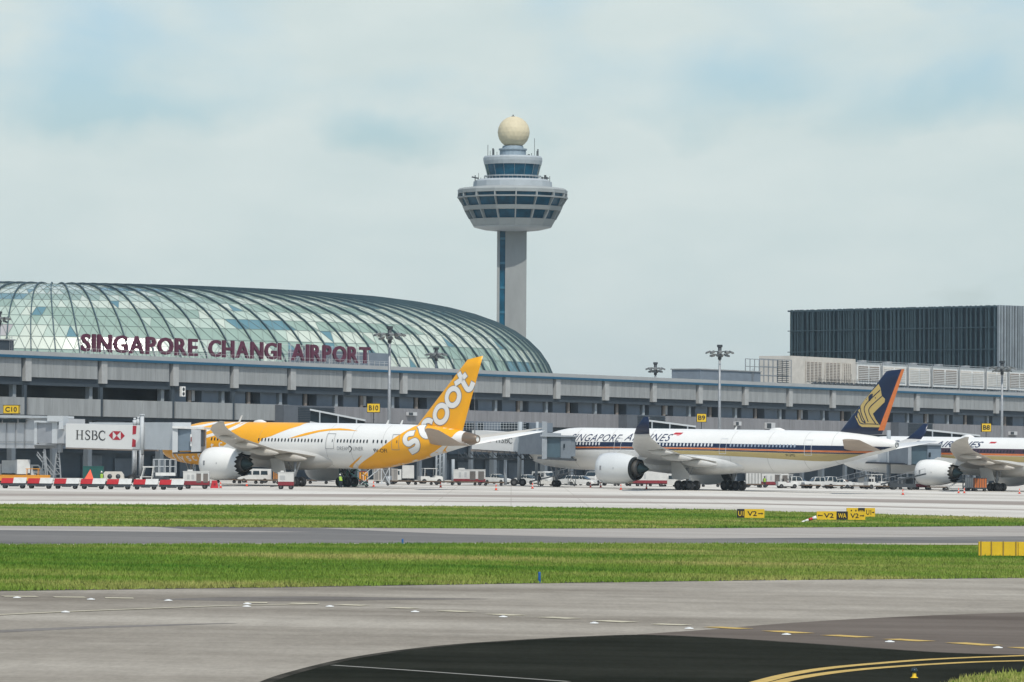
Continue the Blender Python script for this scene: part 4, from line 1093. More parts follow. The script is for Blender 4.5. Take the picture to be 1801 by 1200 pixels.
# words on the flank
a0x, a1x = A.on(593, 789)[0], A.on(614, 789)[0]; z_ = A.on(600, 792)[1]
M_txt = mat('grey_lettering', (.30, .31, .32), .5)
A.text('DREAM', a0x, a1x, z_, z_ + .48, M_txt); A.text('LINER', A.on(621, 789)[0], A.on(639, 789)[0], z_, z_ + .48, M_txt)
A.band([(613.5, 784.5), (618, 787.5), (618.3, 791), (614.5, 795.5)], .12, M_signblack)
z_ = A.on(668, 796)[1]; A.text('9V-OFI', A.on(657, 792)[0], A.on(680.5, 792)[0], z_, z_ + .5, M_signblack, bold=.01)
for ch, px, py, h in (('f', 306, 803, 12), ('l', 314, 804.5, 12), ('y', 322, 808, 12), ('s', 332, 806.5, 9), ('c', 341.5, 806, 9), ('o', 351.5, 802, 10), ('o', 362, 793, 10), ('t', 373.5, 785, 12), ('c', 388, 782.5, 9), ('o', 401.5, 781.5, 10), ('m', 416, 781, 10)):
    x, z = A.on(px, py); hh = h / 13.1; ww = {'t': .5, 'f': .45, 'l': .22, 'm': 1.1}.get(ch, .78) * hh * 1.35
    A.text(ch, x - ww / 2, x + ww / 2, z - hh / 2, z + hh / 2, M_white, bold=.02, ang=.1)
# tail lettering, climbing the fin
A.fin = fin_keep
def stroke(j, pts, wd, m, eps, close=False, sm=True):
    if sm: pts = smooth_line(pts, 6)
    q = [j.on(*p) for p in pts]; n = len(q); Lf = []; Rt = []
    for i, p in enumerate(q):
        a = q[(i - 1) % n if close else max(i - 1, 0)]; b = q[(i + 1) % n if close else min(i + 1, n - 1)]
        d = Vector((b[0] - a[0], b[1] - a[1])).normalized()
        e = 0 if close else (wd / 2 * .9 if i == n - 1 else (-wd / 2 * .9 if i == 0 else 0))
        Lf.append((p[0] - d.y * wd / 2 + d.x * e, p[1] + d.x * wd / 2 + d.y * e)); Rt.append((p[0] + d.y * wd / 2 + d.x * e, p[1] - d.x * wd / 2 + d.y * e))
    bm2 = bmesh.new(); VL = [bm2.verts.new((*p, 0)) for p in Lf]; VR = [bm2.verts.new((*p, 0)) for p in Rt]
    for i in range(n if close else n - 1):
        k = (i + 1) % n; bm2.faces.new([VL[i], VR[i], VR[k], VL[k]])
    j.drape(bm2, m, eps)
def oval(cx, cy, rx, ry, tilt, a0=0, a1=360, n=26):
    o_ = []
    for k in range(n + (0 if a1 - a0 == 360 else 1)):
        t = R(a0 + (a1 - a0) * k / n); x, y = rx * math.cos(t), -ry * math.sin(t); c, s_ = math.cos(tilt), math.sin(tilt)
        o_.append((cx + x * c - y * s_, cy + x * s_ + y * c))
    return o_
TL = [([(725.5, 762.5), (718, 764), (713, 770), (713.5, 777.5), (719, 781), (725.5, 777), (731, 775.5), (735, 781), (732.5, 789), (724.5, 793.5)], False, True),
      (oval(752.5, 753.5, 10.5, 14, R(12), 72, 318), False, False),
      (oval(776, 728.3, 10.8, 15.2, R(12)), True, False), (oval(797, 698.5, 10.8, 15.2, R(12)), True, False),
      ([(808.5, 658.5), (813, 668), (818, 678), (823, 685), (828.5, 683), (831.5, 676)], False, True), ([(803, 674), (810, 669), (818, 661)], False, True)]
for wd_, m_, e_ in ((.84, M_line, .03), (.66, M_white, .05)):
    for pts_, cl_, sm_ in TL: stroke(A, pts_, wd_, m_, e_, cl_, sm_)
for x_ in (9.5, 15.2, 21.0, 33.5, 38.0, 43.5): A.xzpoly([(x_, A.zc - 2.7), (x_ + .06, A.zc - 2.7), (x_ + .06, A.zc + 2.8), (x_, A.zc + 2.8)], mat('seam_grey', (.50, .50, .49), .5), .012)
A.finish()
# tail cone
mb = MB(); e = A.L
mb.lathe([(.93, -2.0), (.74, -.9), (.48, -.02), (.40, .05), (.3, -.2)], (e, 0, A.fz(e) - .02), 'x', 20); mb.build('tail_cone', M_apu, A.root)
secs = wing787(0, 3.9)
A.wing(secs, M_wing)
fairing(A, 14.5, 36, 2.15, M_wing2)
A.flaps([(27.5, 6.5, 3.95, 6.2, .36), (28.8, 12.2, 4.6, 5.4, .34), (31.5, 17.6, 5.4, 4.4, .28), (33.6, 22.5, 6.3, 3.2, .2)], M_wing)
for sg in (-1, 1): A.engine(18.9, 9.8, 2.85, 8.2, 2.18, True, M_white, sg)
st = [(49.6, 0, 5.7, 6.6, .05, 0, 1), (51.0, 1.8, 6.0, 5.4, .05, 0, 1), (57.4, 9.6, 7.6, 2.4, .045, 0, 1), (58.7, 10.7, 7.8, .9, .04, 0, 1)]
A.wing(st, M_wtan, name='tailplane')
A.rightwing.data = A.rightwing.data.copy(); A.rightwing.data.materials[0] = M_white  # right half coloured white to look like its sunlit upper side
for sg in (-1, 1): A.gear(29.9, sg * 4.9, FOURWH)
A.gear(5.4, 0, [(0, -.35), (0, .35)], .5, 3.0)
main_door_panel(A, [(26.6, 3.6), (28.9, 3.7), (29.6, 1.7), (28.2, 1.55), (27.0, 2.0)], -6.2, M_wing2)
mb = MB()   # antennas on the crown
for (x, h) in ((14.2, .9), (41.5, .5), (44.0, .5)): mb.hexa([(x, -.03, 8.3), (x + .35, -.03, 8.3), (x + .35, .03, 8.3), (x, .03, 8.3), (x + h * .7, -.02, 8.38 + h), (x + .2 + h * .7, -.02, 8.38 + h), (x + .2 + h * .7, .02, 8.38 + h), (x + h * .7, .02, 8.38 + h)])
mb.build('antenna', M_white, A.root)
mb = MB(); R_ = mb.lathe([(.001, -1.3), (.3, -.9), (.42, -.2), (.42, .4), (.2, 1.1), (.001, 1.3)], (18.3, 0, 8.3), 'x', 12); mb.build('antenna_fairing', M_white, A.root)

# ================= navy and gold tailed jet
B = Jet('passenger_jet', 932, 660, R(40), 64.8, 5.58, 'white jet with gold bird emblem on its navy tail fin', rw=2.98, rz=3.02)
M_sia = M_white
B.fuselage(M_sia)
fl0 = B.pl(1473, 759); ft0 = B.pl(1551, 764); fl1 = B.pl(1559, 653); ft1 = B.pl(1590, 649)
B.fin_part((fl0[0], fl0[1] - .5), ft0, fl1, ft1, M_navy, stripem=M_oran)
fk = B.fin; B.fin = None
B.pxpoly([(1005, 777.3), (1100, 777.8), (1250, 780), (1400, 783.2), (1500, 784.8), (1570, 786.3), (1556, 790.5), (1530, 794), (1400, 791.3), (1250, 787.5), (1100, 785.5), (1005, 785.5)], M_navy)
B.pxpoly([(1005, 786.0), (1100, 786.2), (1250, 788), (1400, 791.8), (1540, 794), (1522, 797), (1400, 794.5), (1250, 790.6), (1100, 788.3), (1005, 788.2)], M_oran)
B.pxpoly([(1005, 788.6), (1100, 788.8), (1250, 791), (1400, 795), (1525, 797.4), (1515, 799), (1400, 797), (1250, 792.6), (1100, 790.6), (1005, 790.6)], M_navy)
B.pxpoly([(1150, 792), (1250, 793), (1400, 797.4), (1516, 799.3), (1500, 804), (1483, 808.5), (1460, 811.5), (1430, 811), (1390, 808.5), (1330, 804.5), (1260, 801), (1180, 798)], M_goldd)
zw = lambda px: B.on(px, 781.3 + (px - 1100) * .011)[1]
def bw(p0, p1, m):
    xs_ = wins(B, p0, p1, m, .62); z0 = zw(p0); z1 = zw(p1)
    for i, x in enumerate(xs_): B.windows([x], z0 + (z1 - z0) * i / max(1, len(xs_) - 1), m, .3, .46)
M_shade2 = mat('tinted_window', (.30, .36, .44), .3)
bw(1016, 1055, M_shade); bw(1162, 1254, M_shade); bw(1287, 1400, M_shade2)
for pa, pb, zz in ((1080, 1092, 797), (1265, 1277, 798.5), (1415, 1428, 801)):
    x0, zz_ = B.on(pa, zz); x1 = B.on(pb, zz)[0]; B.door(x0, zz_, x1 - x0, 2.15, M_shade)
M_let = mat('navy_lettering', (.03, .045, .10), .5)
x0, z0 = B.on(1001, 777); x1, z1 = B.on(1091, 776.6); B.text('SINGAPORE', x0, x1, z0 + .1, z0 + 1.12, M_let, shear=.38, bold=.002, spacing=1.1)
x0, z0 = B.on(1097, 777); x1, z1 = B.on(1179, 776.6); B.text('AIRLINES', x0, x1, z0 + .15, z0 + 1.17, M_let, shear=.38, bold=.002, spacing=1.15)
x0, z0 = B.on(1183, 764.5); x1 = B.on(1200, 764)[0]; B.xzpoly([(x0, z0), (x1 - .2, z0), (x1, z0 + .28), (x0 + .3, z0 + .28)], M_red); B.xzpoly([(x0 + .8, z0 - .16), (x1 - .4, z0 - .16), (x1 - .25, z0), (x0 + .8, z0)], mat('pink_marking', (.75, .35, .36)))
z_ = B.on(1390, 803)[1]; B.text('9V-SMG', B.on(1382, 801)[0], B.on(1398.5, 801)[0], z_, z_ + .36, M_signblack)
B.fin = fk
def cb(x, y): return (1240 + x / 4.8, 630 + y / 4.8)
def fpoly(pts, m, eps, y=-.25):
    q = [B.pl(*cb(*p), y) for p in pts]; B.xzpoly(q, m, eps)
def fband(pts, wd, m, eps, y=-.25):
    q = smooth_line([B.pl(*cb(*p), y) for p in pts], 4); n = len(q); Lf = []; Rt = []
    for i, p in enumerate(q):
        a = q[max(i - 1, 0)]; b = q[min(i + 1, n - 1)]; d = Vector((b[0] - a[0], b[1] - a[1])).normalized()
        Lf.append((p[0] - d.y * wd / 2, p[1] + d.x * wd / 2)); Rt.append((p[0] + d.y * wd / 2, p[1] - d.x * wd / 2))
    B.xzpoly(Lf + Rt[::-1], m, eps)
fpoly([(1462, 218), (1480, 250), (1492, 320), (1517, 345), (1512, 372), (1470, 415), (1418, 470), (1440, 520), (1482, 585), (1330, 582), (1305, 565), (1282, 520), (1252, 462), (1272, 438), (1296, 436), (1312, 425), (1310, 400), (1340, 355), (1400, 285)], M_gold, .02)
fband([(1478, 270), (1420, 325), (1362, 385), (1345, 430), (1360, 480), (1380, 540)], .13, M_navy, .035)
fband([(1492, 322), (1440, 370), (1395, 415), (1385, 450), (1405, 500), (1440, 555)], .13, M_navy, .035)
fband([(1312, 425), (1318, 455), (1335, 500), (1358, 545)], .14, M_navy, .035)
fband([(1272, 460), (1296, 455), (1312, 485), (1330, 528), (1358, 548)], .15, M_navy, .035)
fband([(1272, 462), (1290, 500), (1312, 545), (1340, 556)], .13, M_navy, .035)
fband([(1340, 556), (1400, 556), (1462, 560)], .1, M_navy, .035)
for x_ in (10.5, 17.0, 24.0, 38.5, 45.0, 51.0, 55.5): B.xzpoly([(x_, B.zc - 2.7), (x_ + .06, B.zc - 2.7), (x_ + .06, B.zc + 2.8), (x_, B.zc + 2.8)], mat('seam_grey', (.50, .50, .49), .5), .012)
B.finish()
mb = MB(); e = B.L; mb.lathe([(.55, -1.0), (.42, -.3), (.33, .1), (.25, -.2)], (e, 0, B.fz(e)), 'x', 20); mb.build('tail_cone', M_steel, B.root)
def wingA350(z0):
    return [(20.6, 0, z0, 16.2, .060, 0, 1), (22.6, 3.0, z0 + .15, 13.6, .058, 0, 1), (28.8, 11.0, z0 + .9, 8.2, .052, 0, 1), (35.9, 21.5, z0 + 2.0, 5.2, .05, 0, 1),
            (41.3, 28.0, z0 + 2.85, 3.6, .048, -.05, 1), (43.2, 30.3, z0 + 3.2, 3.0, .046, -.3, .95), (44.2, 31.5, z0 + 3.75, 2.6, .045, -.75, .66), (45.1, 32.1, z0 + 4.7, 2.1, .042, -.97, .2), (46.5, 32.4, z0 + 6.0, .9, .04, -1, 0)]
B.wing(wingA350(3.95), M_wing2, M_navy, 2)
fairing(B, 18, 42.5, 2.15, M_whited, 3.2)
B.flaps([(33, 6.8, 3.95, 6.4, .38), (34.4, 13.2, 4.7, 5.6, .36), (37.0, 19.4, 5.4, 4.4, .3)], M_wing2)
for sg in (-1, 1): B.engine(22.2, 10.6, 2.9, 8.1, 2.2, False, mat('cowl_silver_white', (.62, .64, .64), .35, .1, var=.02), sg)
st = [(55.4, 0, 5.9, 7.2, .05, 0, 1), (57.2, 1.7, 6.15, 5.8, .05, 0, 1), (62.4, 9.3, 7.35, 2.8, .045, 0, 1)]
B.wing(st, M_wtan, name='tailplane'); B.rightwing.data.materials[0] = M_white  # left half keeps the shade tan, right half is white as if sunlit
for sg in (-1, 1): B.gear(33.0, sg * 5.3, [(-1.0, -.7), (-1.0, .7), (1.0, -.7), (1.0, .7)], .70)
B.gear(5.0, 0, [(0, -.35), (0, .35)], .5, 3.0)
main_door_panel(B, [(31.0, 3.9), (32.7, 3.9), (34.3, 2.2), (34.5, 1.7), (32.7, 1.4), (31.2, 1.6)], -6.5, M_wing2)
mb = MB()
for (x, h) in ((20.5, .8), (37, .5)): mb.hexa([(x, -.03, 8.5), (x + .35, -.03, 8.5), (x + .35, .03, 8.5), (x, .03, 8.5), (x + h * .7, -.02, 8.55 + h), (x + .2 + h * .7, -.02, 8.55 + h), (x + .2 + h * .7, .02, 8.55 + h), (x + h * .7, .02, 8.55 + h)])
mb.build('antenna', M_white, B.root)
mb = MB(); mb.lathe([(.001, -1.5), (.3, -1.0), (.42, -.2), (.42, .5), (.2, 1.2), (.001, 1.5)], (44.5, 0, 8.5), 'x', 12); mb.build('antenna_fairing', M_white, B.root)

# ================= third jet, cut by the right edge
Cj = Jet('passenger_jet', 1482, 735, R(44), 67.5, 5.42, 'white jet with serrated engine nozzle, cut off by the right edge')
Cj.fuselage(M_white)
xa, xb = 6.5, 58
z0 = 6.0
Cj.xzpoly([(xa, z0 - .12), (xb, z0 - .12), (xb, z0 + .62), (xa, z0 + .62)], mat('brown_navy_paint', (.06, .03, .05), .4), .02)
Cj.xzpoly([(xa, z0 - .42), (xb, z0 - .42), (xb, z0 - .14), (xa, z0 - .14)], M_oran, .02)
Cj.xzpoly([(xa + 10, z0 - .50), (xb, z0 - .50), (xb - 3, z0 - 1.7), (xa + 20, z0 - 1.2)], M_goldd, .02)
Cj.windows([8 + .64 * k for k in range(70) if k % 24 not in (22, 23)], z0 + .22, M_win, .26, .42)
x0 = Cj.on(1600, 790)[0]; x1 = Cj.on(1720, 790)[0]; zt_ = Cj.on(1700, 792.5)[1]
Cj.text('SINGAPORE AIRLINES', x0 - 8.0, x1 + .6, 6.75, 7.7, M_let, shear=.38, bold=.012)
fx, fzz = Cj.on(1736, 788); Cj.xzpoly([(fx, 7.45), (fx + 1.2, 7.45), (fx + 1.4, 7.7), (fx + .2, 7.7)], M_red)
fk3 = None
Cj.fin_part((55.5, 8.0), (63.2, 7.4), (64.0, 16.6), (67.2, 17.0), M_navy, stripem=M_oran)
Cj.finish()
Cj.wing(wing787(7.3, 3.9), M_wing)
fairing(Cj, 21.5, 44, 2.15, M_wing2)
Cj.flaps([(33.8, 6.5, 3.95, 6.2, .36), (35.1, 12.2, 4.6, 5.4, .34), (37.8, 17.6, 5.4, 4.4, .28)], M_wing)
for sg in (-1, 1): Cj.engine(24.2, 9.8, 2.75, 8.2, 2.05, True, M_white, sg)
st = [(59.5, 0, 5.8, 6.4, .05, 0, 1), (60.9, 1.8, 6.1, 5.2, .05, 0, 1), (65.4, 9.4, 7.75, 2.4, .045, 0, 1)]
Cj.wing(st, M_wtan, name='tailplane')
for sg in (-1, 1): Cj.gear(35.2, sg * 4.9, FOURWH)
Cj.gear(5.4, 0, [(0, -.35), (0, .35)], .5, 3.0)
main_door_panel(Cj, [(32.8, 3.6), (35.1, 3.7), (35.8, 1.7), (34.4, 1.55), (33.2, 2.0)], -6.2, M_wing2)
mb = MB(); mb.lathe([(.001, -1.5), (.3, -1.0), (.5, -.2), (.5, .5), (.2, 1.2), (.001, 1.5)], (25.5, 0, 8.3), 'x', 12); mb.build('antenna_fairing', M_white, Cj.root)

#REST_BEGIN
# ------------------------------------------------------------------ boarding bridges
class Loc:
    """local coordinates of a thing that stands at a ground point, parts given by photo columns/rows at a distance"""
    def __init__(s, name, px, Y, label, cat, group=None):
        s.o = GP(px, Y); s.root = thing(name, s.o, 0, label, cat, group)
    def p(s, px, py, Y): return P(px, py, Y) - s.o
    def seg(s, name, xl, xr, yl, yr, tl, tr, bl, br, dep, m, mb=None, mi=0):
        """box whose visible face runs from (xl,yl distance) to (xr, yr distance)"""
        own = mb is None; mb = mb or MB()
        a0, a1 = s.p(xl, bl, yl), s.p(xl, tl, yl); b0, b1 = s.p(xr, br, yr), s.p(xr, tr, yr)
        a1.x = a0.x; b1.x = b0.x
        d = (b0 - a0); d.z = 0; d.normalize(); n = Vector((-d.y, d.x, 0)) * dep
        mb.hexa([tuple(v) for v in (a0, b0, b0 + n, a0 + n, a1, b1, b1 + n, a1 + n)], mi)
        return mb.build(name, m, s.root) if own else None
    def face_fn(s, xl, xr, yl, yr, tl, bl, tr, br, off=.03):
        """maps u,v in 0..1 on that face to 3D, just proud of it"""
        a0, a1 = s.p(xl, bl, yl), s.p(xl, tl, yl); b0, b1 = s.p(xr, br, yr), s.p(xr, tr, yr); a1.x = a0.x; b1.x = b0.x
        d = (b0 - a0); d.z = 0; d.normalize(); n = Vector((d.y, -d.x, 0)) * off
        return lambda u, v, k=1: tuple((a0 * (1 - u) + b0 * u) * (1 - v) + (a1 * (1 - u) + b1 * u) * v + n * k)
def fstroke(mb, fn, pts, w0, w1=None, mi=0):
    """flat stroke in face coordinates (already in metres via fn)"""
    w1 = w0 if w1 is None else w1; n = len(pts); Lf = []; Rt = []
    for i, p in enumerate(pts):
        a = pts[max(i - 1, 0)]; b = pts[min(i + 1, n - 1)]; d = Vector((b[0] - a[0], b[1] - a[1])).normalized()
        t = i / (n - 1); wd = w0 + (w1 - w0) * math.sin(math.pi * t)
        Lf.append(fn(p[0] - d.y * wd / 2, p[1] + d.x * wd / 2)); Rt.append(fn(p[0] + d.y * wd / 2, p[1] - d.x * wd / 2))
    for i in range(n - 1): mb.poly([Lf[i], Rt[i], Rt[i + 1], Lf[i + 1]], mi)
def bank_letters(mb, fn):
    """serif capitals H S B C in a box 4.2 wide, 1 high (units), thick and thin strokes"""
    T_, t_ = .15, .045
    def L(*a, **k): fstroke(mb, fn, *a, **k)
    for x in (.15, .75): L([(x, 0), (x, 1)], T_); L([(x - .17, .02), (x + .17, .02)], t_); L([(x - .17, .98), (x + .17, .98)], t_)
    L([(.15, .5), (.75, .5)], .05)
    L(smooth_line([(1.72, .76), (1.66, .92), (1.45, .98), (1.25, .88), (1.24, .7), (1.4, .55), (1.6, .42), (1.72, .24), (1.6, .06), (1.38, .01), (1.2, .1), (1.16, .28)], 4), .05, .14)
    L([(1.72, .97), (1.72, .7)], .04); L([(1.16, .03), (1.16, .3)], .04)
    L([(2.08, 0), (2.08, 1)], T_); L([(1.95, .02), (2.3, .02)], t_); L([(1.95, .98), (2.3, .98)], t_)
    L(smooth_line([(2.28, .98), (2.5, .92), (2.54, .74), (2.46, .58), (2.2, .53)], 4), .05, .13)
    L(smooth_line([(2.2, .53), (2.5, .5), (2.64, .28), (2.5, .06), (2.28, .02)], 4), .05, .15)
    L(smooth_line([(3.6, .74), (3.5, .9), (3.28, .98), (3.0, .85), (2.86, .5), (3.0, .14), (3.3, .01), (3.52, .08), (3.64, .26)], 4), .05, .16)
    L([(3.6, .97), (3.6, .68)], .04)
M_redlogo = mat('logo_red', (.42, .012, .03), .5, var=.02)
def hexlogo(mb, fn, x0, x1, y0, y1):
    xa = x0 + (x1 - x0) * .25; xb = x0 + (x1 - x0) * .75; cx, cy = (x0 + x1) / 2, (y0 + y1) / 2
    for tri in ([(x0, cy), (xa, y0), (xa, y1)], [(x1, cy), (xb, y1), (xb, y0)], [(xa, y1), (xb, y1), (cx, cy)], [(xa, y0), (cx, cy), (xb, y0)]):
        mb.poly([fn(*q) for q in tri])
def lattice(mb, p0, p1, wd, n, m_=.08):
    """vertical trestle between two foot points"""
    p0 = Vector(p0); p1 = Vector(p1)
b1 = Loc('boarding_bridge', 115, 622, 'white and grey boarding bridge with bank name panel, docked at the yellow jet', 'boarding bridge')
b1.seg('fixed_walkway', -80, 60, 640, 627, 733, 733, 788, 789, 4, M_bridge)
b1.seg('walkway_roof', -84, 84, 639.5, 624, 729, 732, 733.5, 736, 4.6, M_bridgef)
for k, (a, b) in enumerate(((-70, -45), (-40, 2), (5, 29), (33, 44))): b1.seg('window', a, b, 639.2 - (a + 80) * .093, 639.2 - (b + 80) * .093, 737, 737, 743.5, 743.5, .1, M_void)
mb = MB()
for k in range(8): b1.seg('x', -70 + k * 16, -69.3 + k * 16, 638.6 - k * 1.45, 638.5 - k * 1.45, 744, 744, 788, 788, .05, None, mb)
b1.seg('x', -80, 60, 639.8, 626.8, 776, 777, 777, 778, .05, None, mb)
mb.build('panel_joint', M_steel, b1.root)
b1.seg('rotunda', 60, 101, 627, 622.5, 736, 737, 783, 784, 4.5, M_bridge)
b1.seg('rotunda_window', 65, 91, 622.8, 621.5, 744, 744, 779, 779, .5, mat('matt_grey_glass', (.30, .32, .35), .4))
b1.seg('rotunda_frame', 60, 64.5, 622.9, 622.7, 741, 741, 781, 781, .6, M_bridgef); b1.seg('rotunda_frame', 91.2, 100.5, 621.4, 621, 743, 743, 780, 780, .7, M_bridgef)
b1.seg('rotunda_lintel', 60, 101, 622.4, 620.9, 740, 741.5, 743, 744, .9, M_bridgef)
b1.seg('roof_duct', 83, 111, 621, 620, 731, 731.5, 741, 742, 1.5, M_bridgef); b1.seg('roof_duct', 103.5, 111, 620, 619.8, 742.2, 742.2, 755, 755, 1.2, M_bridgef)
b1.seg('link_box', 101, 116.5, 621, 620, 748, 748, 780, 780, 3, M_bridge)
b1.seg('tunnel', 115.5, 246, 619, 608, 745, 748, 787, 791, 3.2, [M_white])
b1.seg('tunnel_edge', 115.5, 246, 618.9, 607.9, 787, 791, 789.5, 793.5, 3.3, M_louvre)
b1.seg('tunnel_roof_duct', 157, 246, 615.8, 608.8, 743, 743.5, 745.5, 748, 2, M_bridgef)
b1.seg('inner_tunnel', 246, 303, 606.5, 599, 743, 743, 790, 792, 2.8, M_bridgef)
fn1 = b1.face_fn(115.5, 246, 619, 608, 745, 787, 748, 791)
Wm, Hm = 10.2, 3.3
mb = MB(); f_ = lambda u, v: fn1(.142 + u * .109, .345 + v * .385 )
bank_letters(mb, f_); mb.build('bank_lettering', M_signblack, b1.root)
mb = MB(); hexlogo(mb, fn1, .585, .80, .37, .73); mb.build('bank_emblem', M_redlogo, b1.root)
mb = MB(); mb.poly([fn1(*q) for q in ((.902, .60), (.948, .64), (.955, .97), (.905, .97))]); mb.poly([fn1(*q) for q in ((.902, .44), (.948, .38), (.945, .10), (.895, .10))]); mb.build('red_bar_mark', M_redlogo, b1.root)
mb = MB()
for (px, a, b) in ((262, 758, 791), (281, 752, 791), (299, 752, 791)): b1.seg('x', px, px + .6, 607 - (px - 255) * .09, 607 - (px - 255) * .09, a, a, b, b, .05, None, mb)
for (x0, x1, yy) in ((254, 300, 764), (256, 300, 781)): b1.seg('x', x0, x1, 607.8, 604, yy, yy, yy + .6, yy + .6, .05, None, mb)
b1.seg('x', 286.5, 288.5, 605, 604.9, 768, 768, 772, 772, .05, None, mb)
for (x, y) in ((246, 753), (254, 753), (274, 754), (267, 750)): b1.seg('x', x, x + 2, 607.6 - (x - 246) * .09, 607.5 - (x - 246) * .09, y, y, y + 2, y + 2, .1, None, mb)
mb.build('panel_detail', M_steel, b1.root)
mb = MB()
for px, yy in ((237, 739), (243.5, 737)):
    mb.tube(b1.p(px, yy, 606), b1.p(px, 748, 606), .28, seg=8); mb.tube(b1.p(px, yy - 4, 606), b1.p(px, yy, 606), .18, seg=8)
mb.tube(b1.p(250, 731, 605.5), b1.p(249.5, 799, 605.5), .27, seg=10); mb.tube(b1.p(250, 729, 605.5), b1.p(250, 731, 605.5), .35, seg=10)
mb.build('lift_column', M_bridgef, b1.root)
for px, q in ((235.5, 606), (247.5, 605.5)):
    mb = MB(); mb.tube(b1.p(px, 792, q), b1.p(px - .5, 838, q), .25, seg=8, mi=0); mb.tube(b1.p(px + 4, 792, q), b1.p(px + 3.5, 838, q), .12, seg=8); mb.build('lift_leg', M_steel, b1.root)
g_ = gz(b1.o.x) - b1.o.z
mb = MB(); q0 = b1.p(231, 838, 606); q1 = b1.p(254, 838, 605.5); mb.bar(q0, q1, .5, .4); mb.build('axle_beam', M_dsteel, b1.root)
for px in (232, 253):
    q = b1.p(px, 840, 605.5); mb = MB(); mb.wheel((q.x, q.y - .3, .55), .55, .4); mb.build('wheel', [M_black, M_rim], b1.root)
# trestle with stair
mb = MB()
for px0, px1, xt in ((73, 80, 78), (80, 84, 79)): mb.bar(b1.p(xt, 790, 623), b1.p(px0, 841, 623), .16); mb.bar(b1.p(xt, 790, 621), b1.p(px1, 841, 621), .16)
for px0, px1, xt in ((94, 107, 101.5),): mb.bar(b1.p(xt, 782, 622), b1.p(px0, 841, 622), .18); mb.bar(b1.p(xt + 1.5, 782, 622), b1.p(px1, 841, 622), .18)
for yy in (800, 812, 824, 834): mb.bar(b1.p(101.5 - (yy - 782) * .13, yy, 622), b1.p(103 + (yy - 782) * .07, yy, 622), .1); mb.bar(b1.p(78 - (yy - 790) * .1, yy, 622.5), b1.p(79 + (yy - 790) * .09, yy, 622.5), .1)
for k in range(3):
    y0 = 800 + k * 12; mb.bar(b1.p(101.5 - (y0 - 782) * .13, y0, 622), b1.p(103 + (y0 + 12 - 782) * .07, y0 + 12, 622), .08)
mb.bar(b1.p(65, 800, 622), b1.p(92, 836, 622), .16); mb.bar(b1.p(66, 795, 622), b1.p(94, 831, 622), .12); mb.bar(b1.p(75, 795, 623), b1.p(99, 827, 623), .12)
for k in range(9): q = k / 8; mb.bar(b1.p(65 + 27 * q, 800 + 36 * q, 622), b1.p(66 + 27 * q, 795 + 36 * q, 622), .05)
mb.box(*(lambda a, b: (a.x, b.x, a.y, a.y + 2, b.z, a.z))(b1.p(102, 780, 621.5), b1.p(108, 796, 621.5)))
mb.build('trestle', M_steel, b1.root)
# cab
b1.seg('cab_frame', 303, 312.5, 598, 598, 751, 751, 796, 795.5, 3.6, M_bridgef)
b1.seg('cab_glass', 312.5, 336, 598.3, 597.6, 755, 755, 793, 793, 3, M_bridged)
b1.seg('cab_roof', 303, 358, 597.8, 597, 749.5, 752, 753.5, 755.5, 4, M_whited)
b1.seg('cab_side', 336, 352.5, 597.2, 597, 755, 756, 795, 794.5, 3.4, M_bridge)
b1.seg('bellows', 352.5, 358.5, 597.3, 597.3, 756, 757, 786, 785, 3.2, M_dsteel)
b1.seg('cab_floor', 304, 354, 598.1, 597.6, 795, 794, 798.5, 797.5, 3.4, M_dsteel)
mb = MB(); b1.seg('x', 334.5, 337, 596.9, 596.9, 764, 764, 785, 785, .1, None, mb); b1.seg('x', 335.4, 337, 596.7, 596.7, 769, 769, 777, 777, .1, None, mb, 1); mb.build('cab_panel', [M_whited, M_dred], b1.root)

b2 = Loc('boarding_bridge', 900, 662, 'grey boarding bridge with bank panel behind the yellow tail, docked at the gold emblem jet', 'boarding bridge')
b2.seg('tunnel', 830, 912, 668, 661, 757, 762, 790, 795, 3.2, M_white)
b2.seg('tunnel_edge', 828, 935, 668.2, 659.3, 790.3, 797, 794, 800, 3.2, M_louvre)
mb = MB()
for k in range(13):
    x = 806 + k * 10; b2.seg('x', x, x + .8, 668 - k * .8, 668 - k * .8, 793, 793, 807, 807, .2, None, mb)
    mb.bar(b2.p(x, 795, 667.5 - k * .8), b2.p(x + 10, 806, 667 - k * .8), .12)
b2.seg('x', 806, 936, 668, 658, 805, 807, 808, 809.5, .3, None, mb); mb.build('underframe_truss', M_dsteel, b2.root)
b2.seg('inner_tunnel', 912, 954, 658, 648, 760, 762, 798, 800, 2.8, M_bmid)
b2.seg('upper_gallery', 812, 946, 676, 664, 741, 744, 757, 760, 3, M_wallb)
for a, b in ((815, 832), (840, 849), (880, 914), (920, 929)): b2.seg('window', a, b, 675.6 - (a - 812) * .09, 675.6 - (b - 812) * .09, 743.5, 744, 755, 756, .1, M_void)
mb = MB()
for k in range(22): x = 815 + k * 5; b2.seg('x', x, x + .5, 671 - k * .4, 671 - k * .4, 743, 743, 757, 757, .05, None, mb)
for yy in (744, 748, 752.5): b2.seg('x', 815, 925, 671, 662.5, yy, yy + 1, yy + .6, yy + 1.6, .05, None, mb)
mb.build('handrail', M_bridgef, b2.root)
for px, q, r_ in ((915, 659.5, .30), (945, 660, .2)):
    mb = MB(); mb.tube(b2.p(px, 742, q), b2.p(px - 2, 846, q), r_, seg=8); mb.build('lift_column', M_colu, b2.root)
for px in (797, 889): 
    mb = MB(); q = b2.p(px, 808, 672); mb.tube(q, (q.x, q.y, 0), .24, seg=8); mb.build('support_post', M_bridgef if px > 800 else M_colu, b2.root)
mb = MB(); q = b2.p(774, 800, 690)
